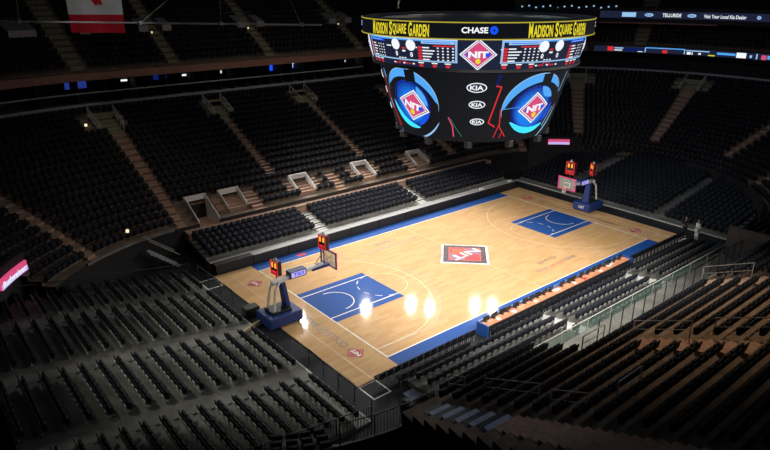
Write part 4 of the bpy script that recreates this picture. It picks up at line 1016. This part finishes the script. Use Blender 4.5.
pp = empty('rigging_pipe'); tag(pp, 'long pale pipe hanging level in front of the flag', 'pipe')
A_, B_ = Vector((-28.4, 9.5, 18.42)), Vector((-14.4, -2.08, 18.23))
MB().tube(A_, B_, .045, 8).build('pipe', M['white'], pp)
for t_, top in ((.46, (-20.2, 3.35, 19.8)), (.70, (-18.45, 1.3, 22)), (.10, (-27, 7.6, 22)), (.94, (-16.6, -1.6, 20.6))):
    a = A_+(B_-A_)*t_; d_ = Vector(top)-a; MB().tube(a, a+d_*3.2, .022, 6).build('cable', M['white'] if t_ == .46 else M['rail'], pp); MB().box(a.x-.09, a.x+.09, a.y-.09, a.y+.09, a.z-.08, a.z+.1).build('clamp', M['white'], pp)
spot('rigging_spotlight', (-21.5, -3, 21), tuple(A_+(B_-A_)*.40), 260, 24, 1.0, .2, (1, 1, 1))
spot('flag_spotlight', (-28, -2, 23), (-23, 9.5, 18.5), 620, 26, .8, .3, (1, .98, .95))

# ------------------------------------------------------------------ people
def skin(name, verts, edges, radii, m, parent, sub=1):
    me = bpy.data.meshes.new(name); me.from_pydata(verts, edges, []); me.materials.append(m)
    o = bpy.data.objects.new(name, me); COL.objects.link(o); o.parent = parent
    md = o.modifiers.new('skin', 'SKIN'); me.skin_vertices  # layer made by the modifier
    for i, r in enumerate(radii):
        sv = me.skin_vertices[0].data[i]; sv.radius = (r, r) if not isinstance(r, tuple) else r; sv.use_root = (i == 0)
    s = o.modifiers.new('sub', 'SUBSURF'); s.levels = sub; s.render_levels = sub
    return o
def person(loc, rz, k, shirt, trousers, label, crossed=True):
    o = empty('person', loc, rz); tag(o, label, 'person')
    V = [(0, 0, .95), (0, 0, 1.15), (0, 0, 1.38), (0, .0, 1.50), (0, -.01, 1.58), (0, -.02, 1.68), (0, -.02, 1.79),
         (.10, 0, .90), (.11, -.02, .50), (.11, .02, .09), (.12, -.14, .04), (-.10, 0, .90), (-.11, -.02, .50), (-.11, .02, .09), (-.12, -.14, .04),
         (.19, 0, 1.42), (.24, .02, 1.14), (.12 if crossed else .25, -.22, 1.12), (-.19, 0, 1.42), (-.24, .02, 1.14), (-.12 if crossed else -.25, -.24, 1.16), (.02 if crossed else .25, -.25, 1.13), (-.02 if crossed else -.25, -.27, 1.2)]
    Ed = [(0, 1), (1, 2), (2, 3), (3, 4), (4, 5), (5, 6), (0, 7), (7, 8), (8, 9), (9, 10), (0, 11), (11, 12), (12, 13), (13, 14), (2, 15), (15, 16), (16, 17), (17, 21), (2, 18), (18, 19), (19, 20), (20, 22)]
    R = [.14, .13, .15, .055, .055, .095, .07, .095, .065, .045, .04, .095, .065, .045, .04, .06, .045, .035, .06, .045, .035, .035, .035]
    skin('body', [(a*k, b*k, c*k) for a, b, c in V], Ed, [r*k for r in R], M['skin'], o)
    skin('shirt', [(a*k, b*k, c*k) for a, b, c in (V[0], V[1], V[2], (0, 0, 1.47), V[15], V[16], V[17], V[18], V[19], V[20])], [(0, 1), (1, 2), (2, 3), (2, 4), (4, 5), (5, 6), (2, 7), (7, 8), (8, 9)], [q_*k for q_ in (.165, .15, .17, .075, .075, .06, .05, .075, .06, .05)], shirt, o)
    skin('trousers', [(a*k, b*k, c*k) for a, b, c in ((0, 0, .96), V[7], V[8], (.11, .02, .1), V[11], V[12], (-.11, .02, .1))], [(0, 1), (1, 2), (2, 3), (0, 4), (4, 5), (5, 6)], [q_*k for q_ in (.155, .11, .085, .07, .11, .085, .07)], trousers, o)
    skin('hair', [(0, .01*k, 1.72*k), (0, 0, 1.83*k)], [(0, 1)], [.105*k, .08*k], M['cloth_dark'], o)
    for s in (-1, 1): skin('shoe', [(s*.115*k, .04*k, .05*k), (s*.12*k, -.17*k, .045*k)], [(0, 1)], [.055*k, .045*k], M['cloth_dark'] if trousers is M['cloth_white'] else M['white'], o)
person((17.3, -10.35, 0), math.radians(-120), 1.06, M['cloth_white'], M['cloth_white'], 'person in white shirt and trousers standing near the right corner of the floor')
person((17.5, -9.2, 0), math.radians(-60), 1.0, M['cloth_dark'], M['cloth_dark'], 'person in dark clothes standing left of the person in white', False)
